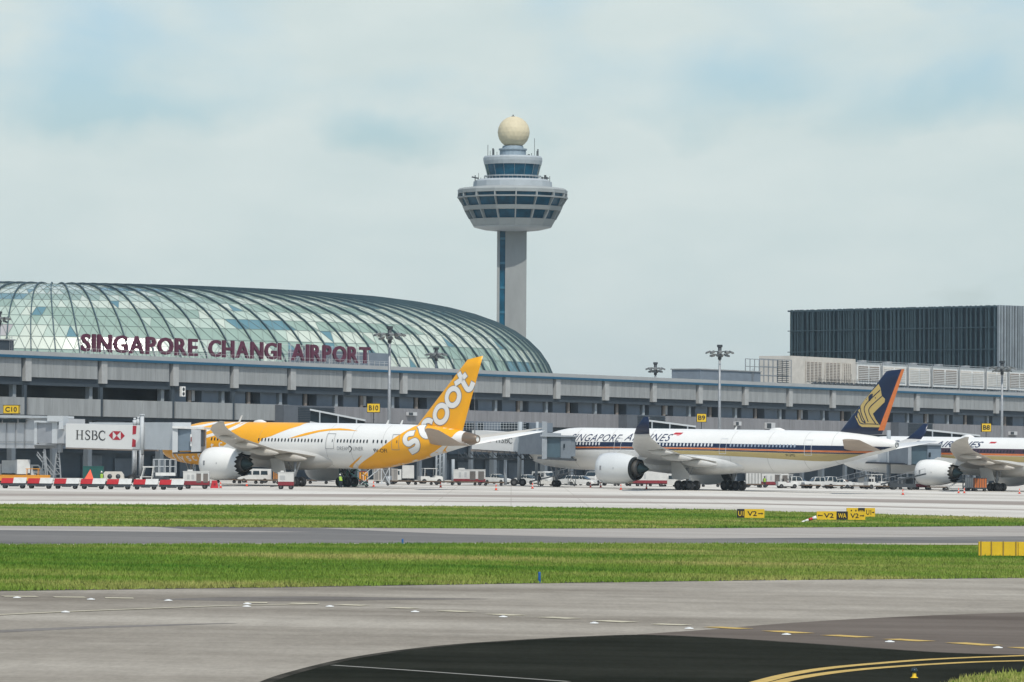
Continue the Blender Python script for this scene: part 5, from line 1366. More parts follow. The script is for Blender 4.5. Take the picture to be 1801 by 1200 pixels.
for dx in (-.55, 0, .55): mb.tube((q.x + dx, q.y, 8), (q.x + dx, q.y, 0), .16, seg=8)
for k in range(9): mb.bar((q.x - .55, q.y, k * .9), (q.x + .55, q.y, k * .9 + .9), .08)
mb.build('support_post', M_colu, b2.root)
fn2 = b2.face_fn(830, 912, 668, 661, 757, 790, 762, 795)
mb = MB(); bank_letters(mb, lambda u, v: fn2(.52 + u * .095, .43 + v * .3)); mb.build('bank_lettering', M_signblack, b2.root)
mb = MB(); hexlogo(mb, fn2, .25, .46, .43, .74); mb.build('bank_emblem', M_redlogo, b2.root)
b2.seg('cab_frame', 953, 962, 646.8, 646.8, 741, 742, 808, 807, 3.6, M_bmid)
b2.seg('cab_glass', 962, 986, 647.2, 647, 769, 769, 805, 805, 3, M_bteal)
b2.seg('cab_side', 986, 1004, 646.8, 646.6, 768, 768, 808, 808, 3.2, mat('cab_slate', (.17, .20, .23), .5))
b2.seg('cab_side', 1004, 1012, 646.7, 646.7, 767, 768, 803, 803, 3, mat('cab_slate', (.17, .20, .23), .5))
b2.seg('cab_roof', 950, 1014, 646.6, 646.2, 764.5, 766.5, 768, 769, 3.8, M_bmid)
b2.seg('cab_floor', 945, 1010, 647, 646.4, 803, 807, 807.5, 811, 3.4, M_dsteel)
mb = MB(); b2.seg('x', 991, 993.5, 646.5, 646.5, 781, 781, 788, 788, .1, None, mb); mb.build('cab_window', M_void, b2.root)
for px in (904, 919):
    q = b2.p(px, 848, 659); mb = MB(); mb.wheel((q.x, q.y - .3, .55), .55, .45); mb.build('wheel', [M_black, M_rim], b2.root)

b3 = Loc('boarding_bridge', 1590, 728, 'slate grey boarding bridge behind the navy tail fin, docked at the cut off jet', 'boarding bridge')
b3.seg('tunnel', 1490, 1562, 736, 723, 782, 789, 811, 814, 3.2, M_white)
b3.seg('tunnel_edge', 1480, 1598, 737, 714, 811, 815, 813.5, 818, 3.2, M_dsteel)
b3.seg('inner_tunnel', 1562, 1597, 722, 714, 780, 783, 814, 816, 2.8, M_bmid)
b3.seg('cab_frame', 1597, 1603, 713, 713, 782, 782, 818, 818, 3.6, M_bmid)
b3.seg('cab_glass', 1603, 1631, 713.4, 713.2, 783, 783, 817, 817, 3, M_bteal)
b3.seg('cab_side', 1631, 1655, 713, 712.8, 782, 782, 818, 816, 3.2, M_bridged)
b3.seg('cab_roof', 1594, 1658, 712.8, 712.4, 779, 780.5, 782.5, 783.5, 3.8, M_bmid)
mb = MB(); b3.seg('x', 1633.5, 1637, 712.7, 712.7, 796, 796, 804, 804, .1, None, mb); mb.build('cab_window', M_void, b3.root)
for px in (1563,): mb = MB(); mb.tube(b3.p(px, 757, 722), b3.p(px, 856, 722), .33, seg=8); mb.build('lift_column', M_colu, b3.root)
for px in (1553, 1573):
    q = b3.p(px, 850, 722); mb = MB(); mb.wheel((q.x, q.y - .3, .55), .55, .45); mb.build('wheel', [M_black, M_rim], b3.root)

def canopy(x0, y0, Y0, x1, y1, Y1, label):
    Y0 = Y1 = (Y0 + Y1) / 2
    b = Loc('sloping_walkway', (x0 + x1) / 2, Y0, label, 'walkway', 'sloping walkways between terminal and boarding bridges')
    b.seg('roof', x0, x1, Y0, Y1, y0, y1, y0 + 3, y1 + 3, 4, M_bridgef)
    b.seg('glass_side', x0 + 1, x1 - 1, Y0 + .4, Y1 + .4, y0 + 3.2, y1 + 3.2, y0 + 22, y1 + 22, 3, M_void)
    b.seg('floor', x0, x1, Y0, Y1, y0 + 22, y1 + 22, y0 + 26, y1 + 26, 4, M_bridge)
    n = 3
    for k in range(n): 
        x = x0 + (x1 - x0) * (k + .5) / n; Yk = Y0 + (Y1 - Y0) * (k + .5) / n; yk = y0 + (y1 - y0) * (k + .5) / n
        b.seg('mullion', x, x + 2.2, Yk - .1, Yk - .1, yk + 3, yk + 3, yk + 22, yk + 22, .5, M_colu)
    for k in (.1, .9):
        q = b.p(x0 + (x1 - x0) * k, y0 + 26 + (y1 - y0) * k, Y0 + (Y1 - Y0) * k + 2); mb = MB(); mb.tube(q, (q.x, q.y, -.1), .3, seg=8); mb.build('support_post', M_colu, b.root)
canopy(545, 719, 688, 642, 738, 660, 'sloping glazed walkway with white roof edge behind the yellow jet')
canopy(1130, 737, 742, 1224, 749, 705, 'sloping glazed walkway with white roof edge behind the winglet of the gold emblem jet')
canopy(1622, 754, 835, 1724, 765, 790, 'sloping glazed walkway with white roof edge above the cut off jet')

# ------------------------------------------------------------------ airfield signs and markers
def sign(px0, px1, ytop, ybase, segs, label, Y=None, deep=.35, group='yellow airfield direction signs'):
    Y = Y or G((px0 + px1) / 2, ybase).y
    b = Loc('airfield_sign', px0, Y, label, 'airfield sign', group); o = b.p(px0, ybase - 2, Y); W = b.p(px1, ybase, Y).x - b.p(px0, ybase, Y).x; H = b.p(px0, ytop, Y).z - .12
    for (a, c, kind, txt) in segs:
        mb = MB(); mb.box(W * a, W * c, 0, deep, .12, .12 + H); mb.build('sign_panel', M_signblack if kind == 'k' else M_yel2, b.root)
        if txt:
            col = M_yel2 if kind == 'k' else M_signblack
            t_ = txt.replace('<', '').replace('>', ''); mb = MB(); x0 = W * a; x1 = W * c; ww = x1 - x0
            la = ww * (.36 if '<' in txt else .14); lb = ww * (.62 if '>' in txt else .86)
            vs, fs = text_geo(t_, 1, bold=.015); q = text_fit(vs)
            add_geo(mb, vs, fs, lambda x, y, z: (x0 + la + (x - q[0]) / (q[1] - q[0]) * (lb - la), -.012, .12 + H * (.22 + .56 * (y - q[2]) / (q[3] - q[2]))))
            if '>' in txt or '<' in txt:
                s_ = 1 if '>' in txt else -1; xa = x0 + ww * (.68 if s_ > 0 else .30); xb = xa + s_ * ww * .2; zc = .12 + H * .5; th = H * .05
                mb.poly([(xa, -.012, zc - th), (xb, -.012, zc - th), (xb, -.012, zc + th), (xa, -.012, zc + th)])
                mb.poly([(xb + s_ * ww * .06, -.012, zc), (xb - s_ * ww * .02, -.012, zc + th * 2.8), (xb - s_ * ww * .02, -.012, zc - th * 2.8)])
            mb.build('sign_text', col, b.root)
    mb = MB(); n = max(2, int(W / .7))
    for k in range(n): x = W * (k + .5) / n; mb.tube((x, deep / 2, -.05), (x, deep / 2, .14), .05, seg=6)
    mb.build('sign_leg', M_steel, b.root)
    return b, W, H
sign(1297, 1345, 895.5, 914, [(0, .27, 'k', 'U1'), (.27, 1, 'y', 'V2>')], 'yellow airfield sign with black U1 panel, left of the others on the far grass')
sign(1437, 1522.5, 899.5, 917.5, [(0, .405, 'y', '<V2'), (.405, .64, 'k', 'WA'), (.64, 1, 'y', 'V2>')], 'long yellow airfield sign with black centre panel and arrows both ways')
sign(1489.5, 1539.5, 893.5, 912.5, [(0, .4, 'y', '<U'), (.4, .64, 'k', 'WA'), (.64, 1, 'y', 'U1>')], 'yellow airfield sign partly hidden behind the long sign with the black centre', Y=392)
b, W, H = sign(1722, 1815, 953, 982, [(0, .035, 'y', ''), (.05, .235, 'y', ''), (.245, .46, 'y', ''), (.47, .70, 'y', ''), (.71, .74, 'y', ''), (.75, .97, 'y', '')], 'blank yellow back of a large airfield sign cut by the right edge', group=None)
for f in (.042, .24, .465, .705):
    mb = MB(); mb.box(W * f - .03, W * f + .03, -.05, 0, .05, .16 + H); mb.build('sign_rib', mat('dull_ochre', (.32, .22, .04), .7), b.root)
b = Loc('marker_pole', 1408, G(1408, 920).y, 'white and red striped pole leaning toward the long yellow sign', 'marker pole')
p0 = b.p(1408, 919, G(1408, 920).y); p1 = b.p(1436, 910, G(1408, 920).y)
for k in range(4):
    mb = MB(); mb.tube(p0.lerp(p1, k / 4), p0.lerp(p1, (k + 1) / 4), .05 + .025 * k, .075 + .025 * k, 8); mb.build('pole_section', M_red if k == 2 else M_white, b.root)
M_bmark = mat('marker_blue', (.005, .09, .30), .4)
for (px, y0, y1, lab) in ((950, 1006, 1026, 'short blue cylindrical edge marker at the front edge of the near grass'), (709, 948, 957.5, 'small blue edge marker on the middle taxiway')):
    b = Loc('edge_marker', px, G(px, y1).y, lab, 'edge marker', 'blue taxiway edge markers'); h = b.p(px, y0, G(px, y1).y).z
    mb = MB(); mb.lathe([(.055, 0), (.055, h * .9), (.04, h), (.001, h)], (0, 0, 0), 'z', 12); mb.build('tube', M_bmark, b.root)
    mb = MB(); mb.lathe([(.001, .03), (.13, .03), (.14, 0)], (0, 0, 0), 'z', 12); mb.build('foot', M_dsteel, b.root)
LT = [(30, 1053), (160, 1056), (296, 1058), (115, 1078.5), (435, 1064), (434, 1068.5), (580, 1068.5), (730, 1078), (885, 1087), (1045, 1098), (1212, 1107.5), (1383, 1118), (1565, 1131), (1755, 1141.5)]
proto = None
def light_proto(g):
    r = thing('taxiway_light', g, 0, '', 'taxiway light', 'inset taxiway centre lights')
    mb = MB(); mb.lathe([(.15, 0), (.13, .02), (.07, .03)], (0, 0, .0), 'z', 14); mb.build('collar', M_whited, r)
    mb = MB(); mb.lathe([(.07, .03), (.06, .045), (.001, .05)], (0, 0, 0), 'z', 12); mb.build('lens', M_silver, r); return r
nm = ['leftmost', 'second', 'third', None, 'fourth', None, 'fifth', 'sixth', 'seventh', 'eighth', 'ninth', 'tenth', 'eleventh', 'twelfth']
for i, (px, py) in enumerate(LT):
    g = G(px, py); g.z += .03
    lab = f'inset taxiway light, {nm[i]} from the left along the dashed yellow line' if nm[i] else ('inset taxiway light on the faded solid yellow line at far left' if i == 3 else 'inset taxiway light where the faded solid line meets the dashes')
    if proto is None: proto = light_proto(g); proto['label'] = lab
    else: place_copy(proto, g, 0, lab, 'inset taxiway centre lights')
mb = MB(); g = G(1608, 1195); b = thing('edge_light', g, 0, 'small yellow edge light beside the corner grass', 'edge light')
mb = MB(); mb.lathe([(.10, 0), (.05, .03), (.05, .14)], (0, 0, .04), 'z', 10); mb.build('base', M_yel2, b); mb = MB(); mb.lathe([(.07, .17), (.08, .22), (.05, .28), (.001, .29)], (0, 0, 0), 'z', 10); mb.build('lens', M_glassd, b)

# ------------------------------------------------------------------ ground vehicles and equipment (front towards +x)
def wheels(r, pts, rad, wd=.24):
    for x, y in pts: mb = MB(); mb.wheel((x, y, rad), rad, wd); mb.build('wheel', [M_black, M_rim], r)
def loft_body(mb, secs, mi=0, glass=None):
    """secs: list of (x, half width low, half width high, z low, z high)"""
    rings = [[(x, -a, z0), (x, -a * 1.0, z0 + (z1 - z0) * .5), (x, -b, z1), (x, b, z1), (x, a, z0 + (z1 - z0) * .5), (x, a, z0)] for x, a, b, z0, z1 in secs]
    mb.rings(rings, mi, False, True, True)
def car(label, m=M_vwhite, L_=4.4, wag=False):
    r = thing('parked_car', (0, 0, 0), 0, label, 'car', 'parked cars and pickups on the apron'); W_ = .88; h = L_ / 2
    mb = MB(); loft_body(mb, [(-h, .76, .70, .42, .86), (-h + .15, W_, .80, .28, 1.0), (-h + .9, W_, .82, .25, 1.02), (.1, W_, .84, .24, 1.0), (h - 1.3, W_, .82, .24, .96), (h - .35, W_ - .02, .76, .26, .80), (h, .74, .66, .34, .66)])
    mb.build('body', m, r)
    rear = -h + .25 if wag else -h + .95
    mb = MB(); loft_body(mb, [(rear, .76, .68, .98, 1.02), (rear + .45, .76, .64, .98, 1.44), (-.1, .77, .64, .98, 1.50), (.35, .77, .63, .98, 1.46), (1.15, .76, .70, .96, 1.0)]); mb.build('cabin_glass', M_glassd, r)
    mb = MB(); loft_body(mb, [(rear + .42, .655, .60, 1.43, 1.46), (-.1, .655, .60, 1.49, 1.53), (.36, .645, .58, 1.45, 1.48)])
    for x in (rear + .5, -.15, .4):
        for s in (-1, 1): mb.bar((x, s * .775, .98), (x - (.0 if x < .2 else .25), s * .645, 1.47), .09)
    mb.build('roof', m, r)
    wheels(r, [(-h + .8, -.78), (-h + .8, .78), (h - .85, -.78), (h - .85, .78)], .33)
    for s in (-1, 1): mb = MB(); mb.box(h - .18, h - .02, s * .58 - .14, s * .58 + .14, .56, .70); mb.build('headlight', M_silver, r)
    return r
def van(label, m=M_vwhite):
    r = thing('van', (0, 0, 0), 0, label, 'van'); h = 2.35
    mb = MB(); loft_body(mb, [(-h, .86, .80, .35, 1.9), (-h + .1, .92, .84, .3, 1.98), (.8, .92, .84, .28, 2.0), (1.25, .92, .80, .28, 1.9), (1.75, .91, .76, .28, 1.25), (2.15, .88, .74, .28, 1.05), (h, .8, .7, .4, .85)]); mb.build('body', m, r)
    for x0, x1 in ((.35, 1.15), (-.75, .2), (-1.9, -.9)):
        for s in (-1, 1): mb = MB(); mb.poly([(x0, s * .925, 1.15), (x1, s * .925, 1.15), (x1 - .05, s * .885, 1.7), (x0 + .05, s * .885, 1.7)]); mb.build('side_window', M_glassd, r)
    mb = MB(); mb.poly([(1.31, -.76, 1.82), (1.76, -.76, 1.30), (1.76, .76, 1.30), (1.31, .76, 1.82)]); mb.build('windscreen', M_glassd, r)
    wheels(r, [(-1.5, -.8), (-1.5, .8), (1.45, -.8), (1.45, .8)], .34); return r
def pickup(label, m=M_vwhite):
    r = thing('pickup_truck', (0, 0, 0), 0, label, 'pickup', 'parked cars and pickups on the apron'); h = 2.6
    mb = MB(); loft_body(mb, [(-h, .84, .82, .5, 1.05), (-.6, .9, .86, .45, 1.08), (-.55, .9, .86, .45, 1.12), (1.1, .9, .84, .45, 1.12), (2.3, .88, .80, .45, 1.05), (h, .82, .74, .5, .95)]); mb.build('body', m, r)
    mb = MB(); mb.box(-h + .1, -.75, -.76, .76, 1.0, 1.085); mb.build('load_bed', M_dsteel, r)
    mb = MB(); loft_body(mb, [(-.75, .80, .68, 1.1, 1.7), (.1, .80, .68, 1.1, 1.78), (.7, .80, .67, 1.1, 1.72), (1.35, .78, .72, 1.1, 1.14)]); mb.build('cabin_glass', M_glassd, r)
    mb = MB(); loft_body(mb, [(-.78, .69, .64, 1.7, 1.74), (.1, .69, .64, 1.78, 1.82), (.72, .68, .62, 1.72, 1.76)])
    for x in (-.72, .05, .75):
        for s in (-1, 1): mb.bar((x + (.35 if x > .5 else 0), s * .81, 1.1), (x, s * .69, 1.74), .1)
    mb.build('roof', m, r); wheels(r, [(-1.7, -.8), (-1.7, .8), (1.7, -.8), (1.7, .8)], .38); return r
def truck(label, mc=M_vwhite, mb_=M_vwhite, Lb=3.6, Hb=2.2):
    r = thing('service_truck', (0, 0, 0), 0, label, 'truck')
    mb = MB(); mb.box(-Lb - .1, 1.9, -.5, .5, .45, .75); mb.build('chassis', M_dsteel, r)
    mb = MB(); mb.box(-Lb, 0, -1.1, 1.1, .8, .8 + Hb); 
    for k in range(6): x = -Lb + Lb * (k + .5) / 6; mb.box(x - .03, x + .03, -1.13, 1.13, .85, .78 + Hb)
    mb.build('cargo_box', mb_, r)
    mb = MB(); loft_body(mb, [(.12, 1.0, .95, .6, 2.1), (1.2, 1.0, .92, .5, 2.1), (1.75, 1.0, .9, .5, 1.45), (1.9, .98, .9, .5, 1.2)]); mb.build('cab', mc, r)
    for s in (-1, 1): mb = MB(); mb.poly([(.4, s * 1.005, 1.3), (1.35, s * 1.005, 1.3), (1.15, s * .97, 1.9), (.4, s * .97, 1.9)]); mb.build('side_window', M_glassd, r)
    mb = MB(); mb.poly([(1.24, -.85, 2.06), (1.77, -.85, 1.47), (1.77, .85, 1.47), (1.24, .85, 2.06)]); mb.build('windscreen', M_glassd, r)
    wheels(r, [(-Lb + .8, -.9), (-Lb + .8, .9), (1.1, -.9), (1.1, .9)], .42, .3); return r
def tug(label, m=M_vwhite):
    r = thing('baggage_tractor', (0, 0, 0), 0, label, 'tractor', 'baggage tractors')
    mb = MB(); loft_body(mb, [(-1.4, .7, .66, .35, .95), (-.3, .72, .68, .3, .95), (-.2, .72, .68, .3, .8), (.4, .72, .68, .3, .8), (.5, .72, .64, .3, 1.05), (1.3, .7, .6, .3, .95), (1.45, .66, .58, .35, .85)]); mb.build('body', m, r)
    mb = MB()
    for x in (-.9, .55):
        for s in (-1, 1): mb.bar((x, s * .62, .9), (x + .05, s * .6, 1.85), .07)
    mb.box(-1.0, .75, -.68, .68, 1.85, 1.93); mb.build('canopy', m, r)
    mb = MB(); mb.box(-.6, -.2, -.5, .5, .8, .95); mb.box(-.7, -.55, -.5, .5, .9, 1.35); mb.build('seat', M_black, r)
    mb = MB(); mb.tube((.45, .25, 1.0), (.2, .25, 1.3), .03); mb.lathe([(.16, 0), (.18, .02), (.16, .04)], (.2, .25, 1.3), 'z', 10); mb.build('steering_wheel', M_black, r)
    wheels(r, [(-.95, -.62), (-.95, .62), (.95, -.62), (.95, .62)], .32, .22); return r
def gpu(label, L_=3.0, H_=1.7, louv=True, base=M_dred, cat='ground power unit'):
    r = thing('power_unit', (0, 0, 0), 0, label, cat, 'towed power units'); h = L_ / 2
    mb = MB(); mb.box(-h, h, -.8, .8, .95, .55 + H_); mb.box(-h - .04, h + .04, -.84, .84, .55 + H_, .62 + H_); mb.box(-h * .7, -h * .3, -.3, .3, .62 + H_, .8 + H_); mb.build('casing', M_vwhite, r)
    mb = MB(); mb.box(-h - .01, h + .01, -.82, .82, .5, .95); mb.build('skirt', base, r)
    if louv:
        for x0, x1 in ((.02 * h, .38 * h), (.55 * h, .92 * h)):
            for s in (-1,):
                mb = MB(); mb.box(x0, x1, -.83, -.8, .75, H_ + .35, 0)
                n = 7
                for k in range(n): x = x0 + (x1 - x0) * (k + .2) / n; mb.box(x, x + .05, -.86, -.83, .8, H_ + .3, 1)
                mb.build('radiator_grille', [M_dsteel, M_louvre], r)
    for x in (-h * .6, -h * .25): mb = MB(); mb.box(x - .16, x + .16, -.815, -.8, 1.15, H_ + .2); mb.build('access_panel', mat('access_panel_grey', (.45, .46, .46), .5), r)  # access panels in a slightly greyer tone than the casing
    mb = MB(); mb.box(-h, h, -.6, .6, .38, .5); mb.bar((-h, 0, .42), (-h - 1.0, 0, .3), .08); mb.build('chassis', M_dsteel, r)
    wheels(r, [(-h * .65, -.7), (-h * .65, .7), (h * .65, -.7), (h * .65, .7)], .28, .2); return r
def striped_dolly():
    r = thing('striped_dolly', (0, 0, 0), 0, '', 'dolly', 'row of red and white striped dollies')
    L_ = 2.8; h = L_ / 2
    mb = MB(); mb.box(-h, h, -.8, .8, .50, .62)
    for k in range(8): x = -h + L_ * (k + .5) / 8; mb.tube((x, -.75, .66), (x, .75, .66), .05, seg=6)
    mb.bar((h, 0, .45), (h + .35, 0, .42), .07); mb.box(-h, h, -.84, -.7, .34, .5); mb.box(-.5, .5, -.7, .7, .25, .5); mb.build('deck', M_dsteel, r)
    mb = MB(); mb.hexa([(-h, -.86, .62), (-.05, -.86, .62), (-.05, -.5, .62), (-h, -.5, .62), (-h + .12, -.84, 1.2), (.08, -.84, 1.2), (.08, -.55, 1.2), (-h + .12, -.55, 1.2)]); mb.build('red_panel', M_red, r)
    mb = MB(); mb.hexa([(-.04, -.86, .62), (h + .02, -.86, .62), (h + .02, -.5, .62), (-.04, -.5, .62), (.09, -.84, 1.26), (h + .14, -.84, 1.26), (h + .14, -.55, 1.26), (.09, -.55, 1.26)]); mb.build('white_panel', M_whited, r)
    mb = MB(); 
    for x in (-h * .7, h * .7): mb.bar((x, -.55, .30), (x, .55, .30), .1); mb.bar((x, 0, .3), (x, 0, .5), .2)
    mb.build('axle', M_dsteel, r)
    wheels(r, [(-h * .7, -.62), (-h * .7, .62), (h * .7, -.62), (h * .7, .62)], .25, .16); return r
def flat_dolly(label=''):
    r = thing('cargo_dolly', (0, 0, 0), 0, label, 'dolly', 'flat cargo dollies parked in a line'); h = 1.6
    mb = MB(); mb.box(-h, h, -.8, .8, .42, .54); mb.bar((h, 0, .4), (h + .7, 0, .35), .07)
    for k in range(7): x = -h + 3.2 * (k + .5) / 7; mb.tube((x, -.75, .58), (x, .75, .58), .05, seg=6)
    mb.build('deck', M_dsteel, r)
    mb = MB(); mb.box(-h, h, -.84, -.8, .44, .62); mb.build('side_rail', mat('rail_brown', (.13, .09, .06), .7, var=.2), r)
    wheels(r, [(-h * .7, -.6), (-h * .7, .6), (h * .7, -.6), (h * .7, .6)], .22, .16); return r
def cone():
    r = thing('traffic_cone', (0, 0, 0), 0, '', 'cone', 'orange cones on the apron')
    mb = MB(); mb.lathe([(.16, .04), (.035, .8), (.001, .8)], (0, 0, 0), 'z', 12, 0); mb.build('cone_body', M_cone, r)
    mb = MB(); mb.lathe([(.118, .32), (.088, .50)], (0, 0, 0), 'z', 12, 0); mb.build('white_band', M_vwhite, r)
    mb = MB(); mb.box(-.22, .22, -.22, .22, 0, .05); mb.build('foot', M_dsteel, r); return r
def belt_loader(label, m=M_vwhite):
    r = thing('belt_loader', (0, 0, 0), 0, label, 'belt loader', 'belt loaders')
    mb = MB(); mb.box(-2.2, 1.9, -.9, .9, .4, .95); mb.box(-2.2, -.9, -.9, .9, .95, 1.15); mb.build('body', m, r)
    mb = MB(); mb.hexa([(-3.4, -.45, .75), (3.6, -.45, 2.4), (3.6, .45, 2.4), (-3.4, .45, .75), (-3.4, -.45, .98), (3.6, -.45, 2.62), (3.6, .45, 2.62), (-3.4, .45, .98)]); mb.build('conveyor', M_dsteel, r)
    mb = MB()
    for k in range(8): q = k / 7; mb.bar((-3.2 + 6.6 * q, -.5, .95 + 1.6 * q), (-3.2 + 6.6 * q, -.5, 1.7 + 1.6 * q), .04)
    mb.bar((-3.2, -.5, 1.7), (3.4, -.5, 3.3), .05); mb.build('handrail', M_steel, r)
    mb = MB(); mb.box(.6, 1.5, .45, .9, .95, 1.9); mb.build('driver_box', m, r)
    wheels(r, [(-1.5, -.75), (-1.5, .75), (1.2, -.75), (1.2, .75)], .36); return r
def steps(label, m=M_steel, H_=3.4):
    r = thing('maintenance_steps', (0, 0, 0), 0, label, 'steps', 'maintenance steps')
    mb = MB(); n = 11
    for k in range(n): q = k / (n - 1); mb.box(-1.9 + 2.6 * q, -1.6 + 2.6 * q, -.5, .5, .3 + H_ * .7 * q, .36 + H_ * .7 * q)
    mb.box(.7, 1.9, -.55, .55, .3 + H_ * .7, .38 + H_ * .7); mb.build('tread', M_dsteel, r)
    mb = MB(); z = .3 + H_ * .7
    for s in (-.5, .5):
        mb.bar((-1.9, s, .3), (.8, s, z), .1); mb.bar((-1.9, s, 1.3), (.8, s, z + 1), .06); mb.bar((.8, s, z + 1), (1.9, s, z + 1), .06)
        for x in (.8, 1.9): mb.bar((x, s, .2), (x, s, z + 1), .09)
        mb.bar((.8, s, .3), (1.9, s, z), .07); mb.bar((1.9, s, .3), (.8, s, z), .07); mb.bar((-2, s, .25), (2, s, .25), .1)
        for k in range(4): mb.bar((-1.7 + .65 * k, s, .4 + .55 * k), (-1.7 + .65 * k, s, 1.4 + .55 * k), .04)
    mb.build('frame', m, r); wheels(r, [(-1.7, -.5), (-1.7, .5), (1.7, -.5), (1.7, .5)], .2, .12); return r
def container(label, m, L_=3.0, H_=1.6, m2=None, name='cargo_container'):
    r = thing(name, (0, 0, 0), 0, label, 'container'); h = L_ / 2
    mb = MB(); mb.box(-h, h, -.75, .75, .5, .5 + H_); mb.build('box_shell', m, r)
    mb = MB()
    for k in range(6): x = -h + L_ * k / 5; mb.box(x - .04, x + .04, -.79, -.75, .5, .5 + H_)
    for z in (.5, .42 + H_): mb.box(-h - .04, h + .04, -.80, -.75, z, z + .1)
    mb.build('rib', m2 or M_steel, r)
    mb = MB(); mb.box(-h, h, -.7, .7, .36, .48); mb.build('chassis', M_dsteel, r)
    wheels(r, [(-h * .7, -.6), (-h * .7, .6), (h * .7, -.6), (h * .7, .6)], .22, .16); return r
def put(r, px, py_base=None, Y=None, rz=0.0, sc=None):
    g = GP(px, Y) if Y else G(px, py_base); r.location = g; r.rotation_euler = (0, 0, rz)
    if sc: r.scale = (sc, sc, sc)
    return r

# front left row
d0 = striped_dolly(); labs = ['striped dolly at the left edge of the view, below the C10 sign', 'striped dolly second from the left edge, under the lattice trestle', 'striped dolly third from the left edge, ending below the bank letters',
        'striped dolly in front of the orange tent', 'striped dolly in front of the beige machine', 'striped dolly under the boarding bridge lift columns', 'striped dolly at the right end of the row, next to the white curtain cart']
for i in range(7):
    px = 25 + i * 46.3; Yd = 516 + i * 2.0
    if i == 0: d0['label'] = labs[0]; put(d0, px, Y=Yd)
    else: o = place_copy(d0, GP(px, Yd), rnd.uniform(-.03, .03), labs[i], 'row of red and white striped dollies')
put(gpu('white and grey curtain sided cart right of the striped dollies', 3.1, 1.5, True), 346, Y=545)
def barrier(px, py, label):
    r = thing('plastic_barrier', G(px, py), .2, label, 'barrier')
    mb = MB(); mb.prism([(-.5, 0), (.5, 0), (.42, .25), (.28, .95), (-.28, .95), (-.42, .25)], -.25, .25, 'y'); mb.build('moulded_body', M_red, r)
    mb = MB(); mb.box(-.12, .12, -.27, .27, .35, .6); mb.build('recess', M_dred, r)
barrier(377, 859, 'red plastic barrier right of the curtain sided cart')
put(gpu('small white power cart with dark red skirt in front of the yellow jet main wheels', 1.9, 1.5, False), 503, 861)
# behind the striped row
put(truck('white box truck behind the left dollies under the boarding bridge', M_vwhite, M_whited, 1.8, 2.0), 52, Y=630, rz=.2)
put(truck('white high box truck cut by the left edge', M_vwhite, M_whited, 2.4, 1.8), 8, Y=640, rz=2.9)
put(container('long low amber yellow loader bed behind the left dollies', M_amber, 7.0, .7, M_amber, 'loader_bed'), 38, Y=560)
put(tug('amber yellow tractor on the loader bed side by the lattice trestle', M_amber), 60, Y=575)
put(container('dark green container behind the orange tent', M_green, 2.6, 1.7, M_green), 165, Y=600)
def tent():
    r = thing('work_tent', GP(157, 560), .2, 'small bright orange peaked work tent behind the dollies', 'tent')
    mb = MB(); a = [(-.85, -.6, .35), (.65, -.6, .35), (.65, .6, .35), (-.85, .6, .35)]; t_ = (.15, 0, 2.05)
    for i in range(4): mb.poly([a[i], a[(i + 1) % 4], t_])
    mb.poly(a[::-1]); mb.build('canvas', mat('bright_orange_canvas', (.85, .10, .04), .6), r)
    mb = MB()
    for q in a: mb.bar((q[0], q[1], 0), q, .05)
    mb.build('pole', M_steel, r)
tent()
def compressor():
    r = thing('generator', GP(201, 570), 0, 'beige generator with two round vents behind the dollies', 'generator')
    mb = MB(); mb.prism([(-1.3, .5), (1.3, .5), (1.2, 1.35), (.9, 1.75), (-1.1, 1.75), (-1.3, 1.5)], -.6, .6, 'y'); mb.build('casing', M_beige, r)
    for x in (-.5, .55): mb = MB(); mb.lathe([(.001, -.63), (.3, -.63), (.3, -.6)], (x, 0, 1.15), 'y', 14); mb.build('round_vent', M_dsteel, r)
    wheels(r, [(-.8, -.5), (-.8, .5), (.8, -.5), (.8, .5)], .3)
compressor()
def loader():
    r = thing('high_loader', GP(268, 585), 0, 'white high loader with railed platform under the nose of the yellow jet', 'high loader')
    mb = MB(); mb.box(-1.2, 2.2, -1, 1, .5, 1.0); mb.build('chassis', M_dsteel, r)
    mb = MB(); 
    for x0, x1 in ((-1.45, -1.05), (.0, .1)): mb.bar((x0, -1, .6), (x1 + .1, -1, 2.3), .12); mb.bar((x0, 1, .6), (x1 + .1, 1, 2.3), .12)
    mb.box(-1.15, .3, -1.05, 1.05, 2.25, 2.4); mb.box(-1.5, .0, -1.0, 1.0, .6, 1.1); mb.build('cab', M_vwhite, r)
    mb = MB(); mb.box(.5, 3.0, -1, 1, 1.2, 1.6); mb.build('platform', M_whited, r)
    mb = MB()
    mb.bar((.2, -1, 3.3), (.2, 1, 3.3), .07); mb.bar((3.0, -1, 3.3), (3.0, 1, 3.3), .07)
    for x in (.2, .9, 1.6, 2.3, 3.0):
        for s in (-1, 1): mb.bar((x, s, 1.6), (x, s, 3.3), .07)
    for z in (2.4, 3.3):
        for s in (-1, 1): mb.bar((.2, s, z), (3.0, s, z), .07)
    mb.build('railing', M_bridgef, r); wheels(r, [(-.7, -.9), (-.7, .9), (1.6, -.9), (1.6, .9)], .45, .3)
loader()
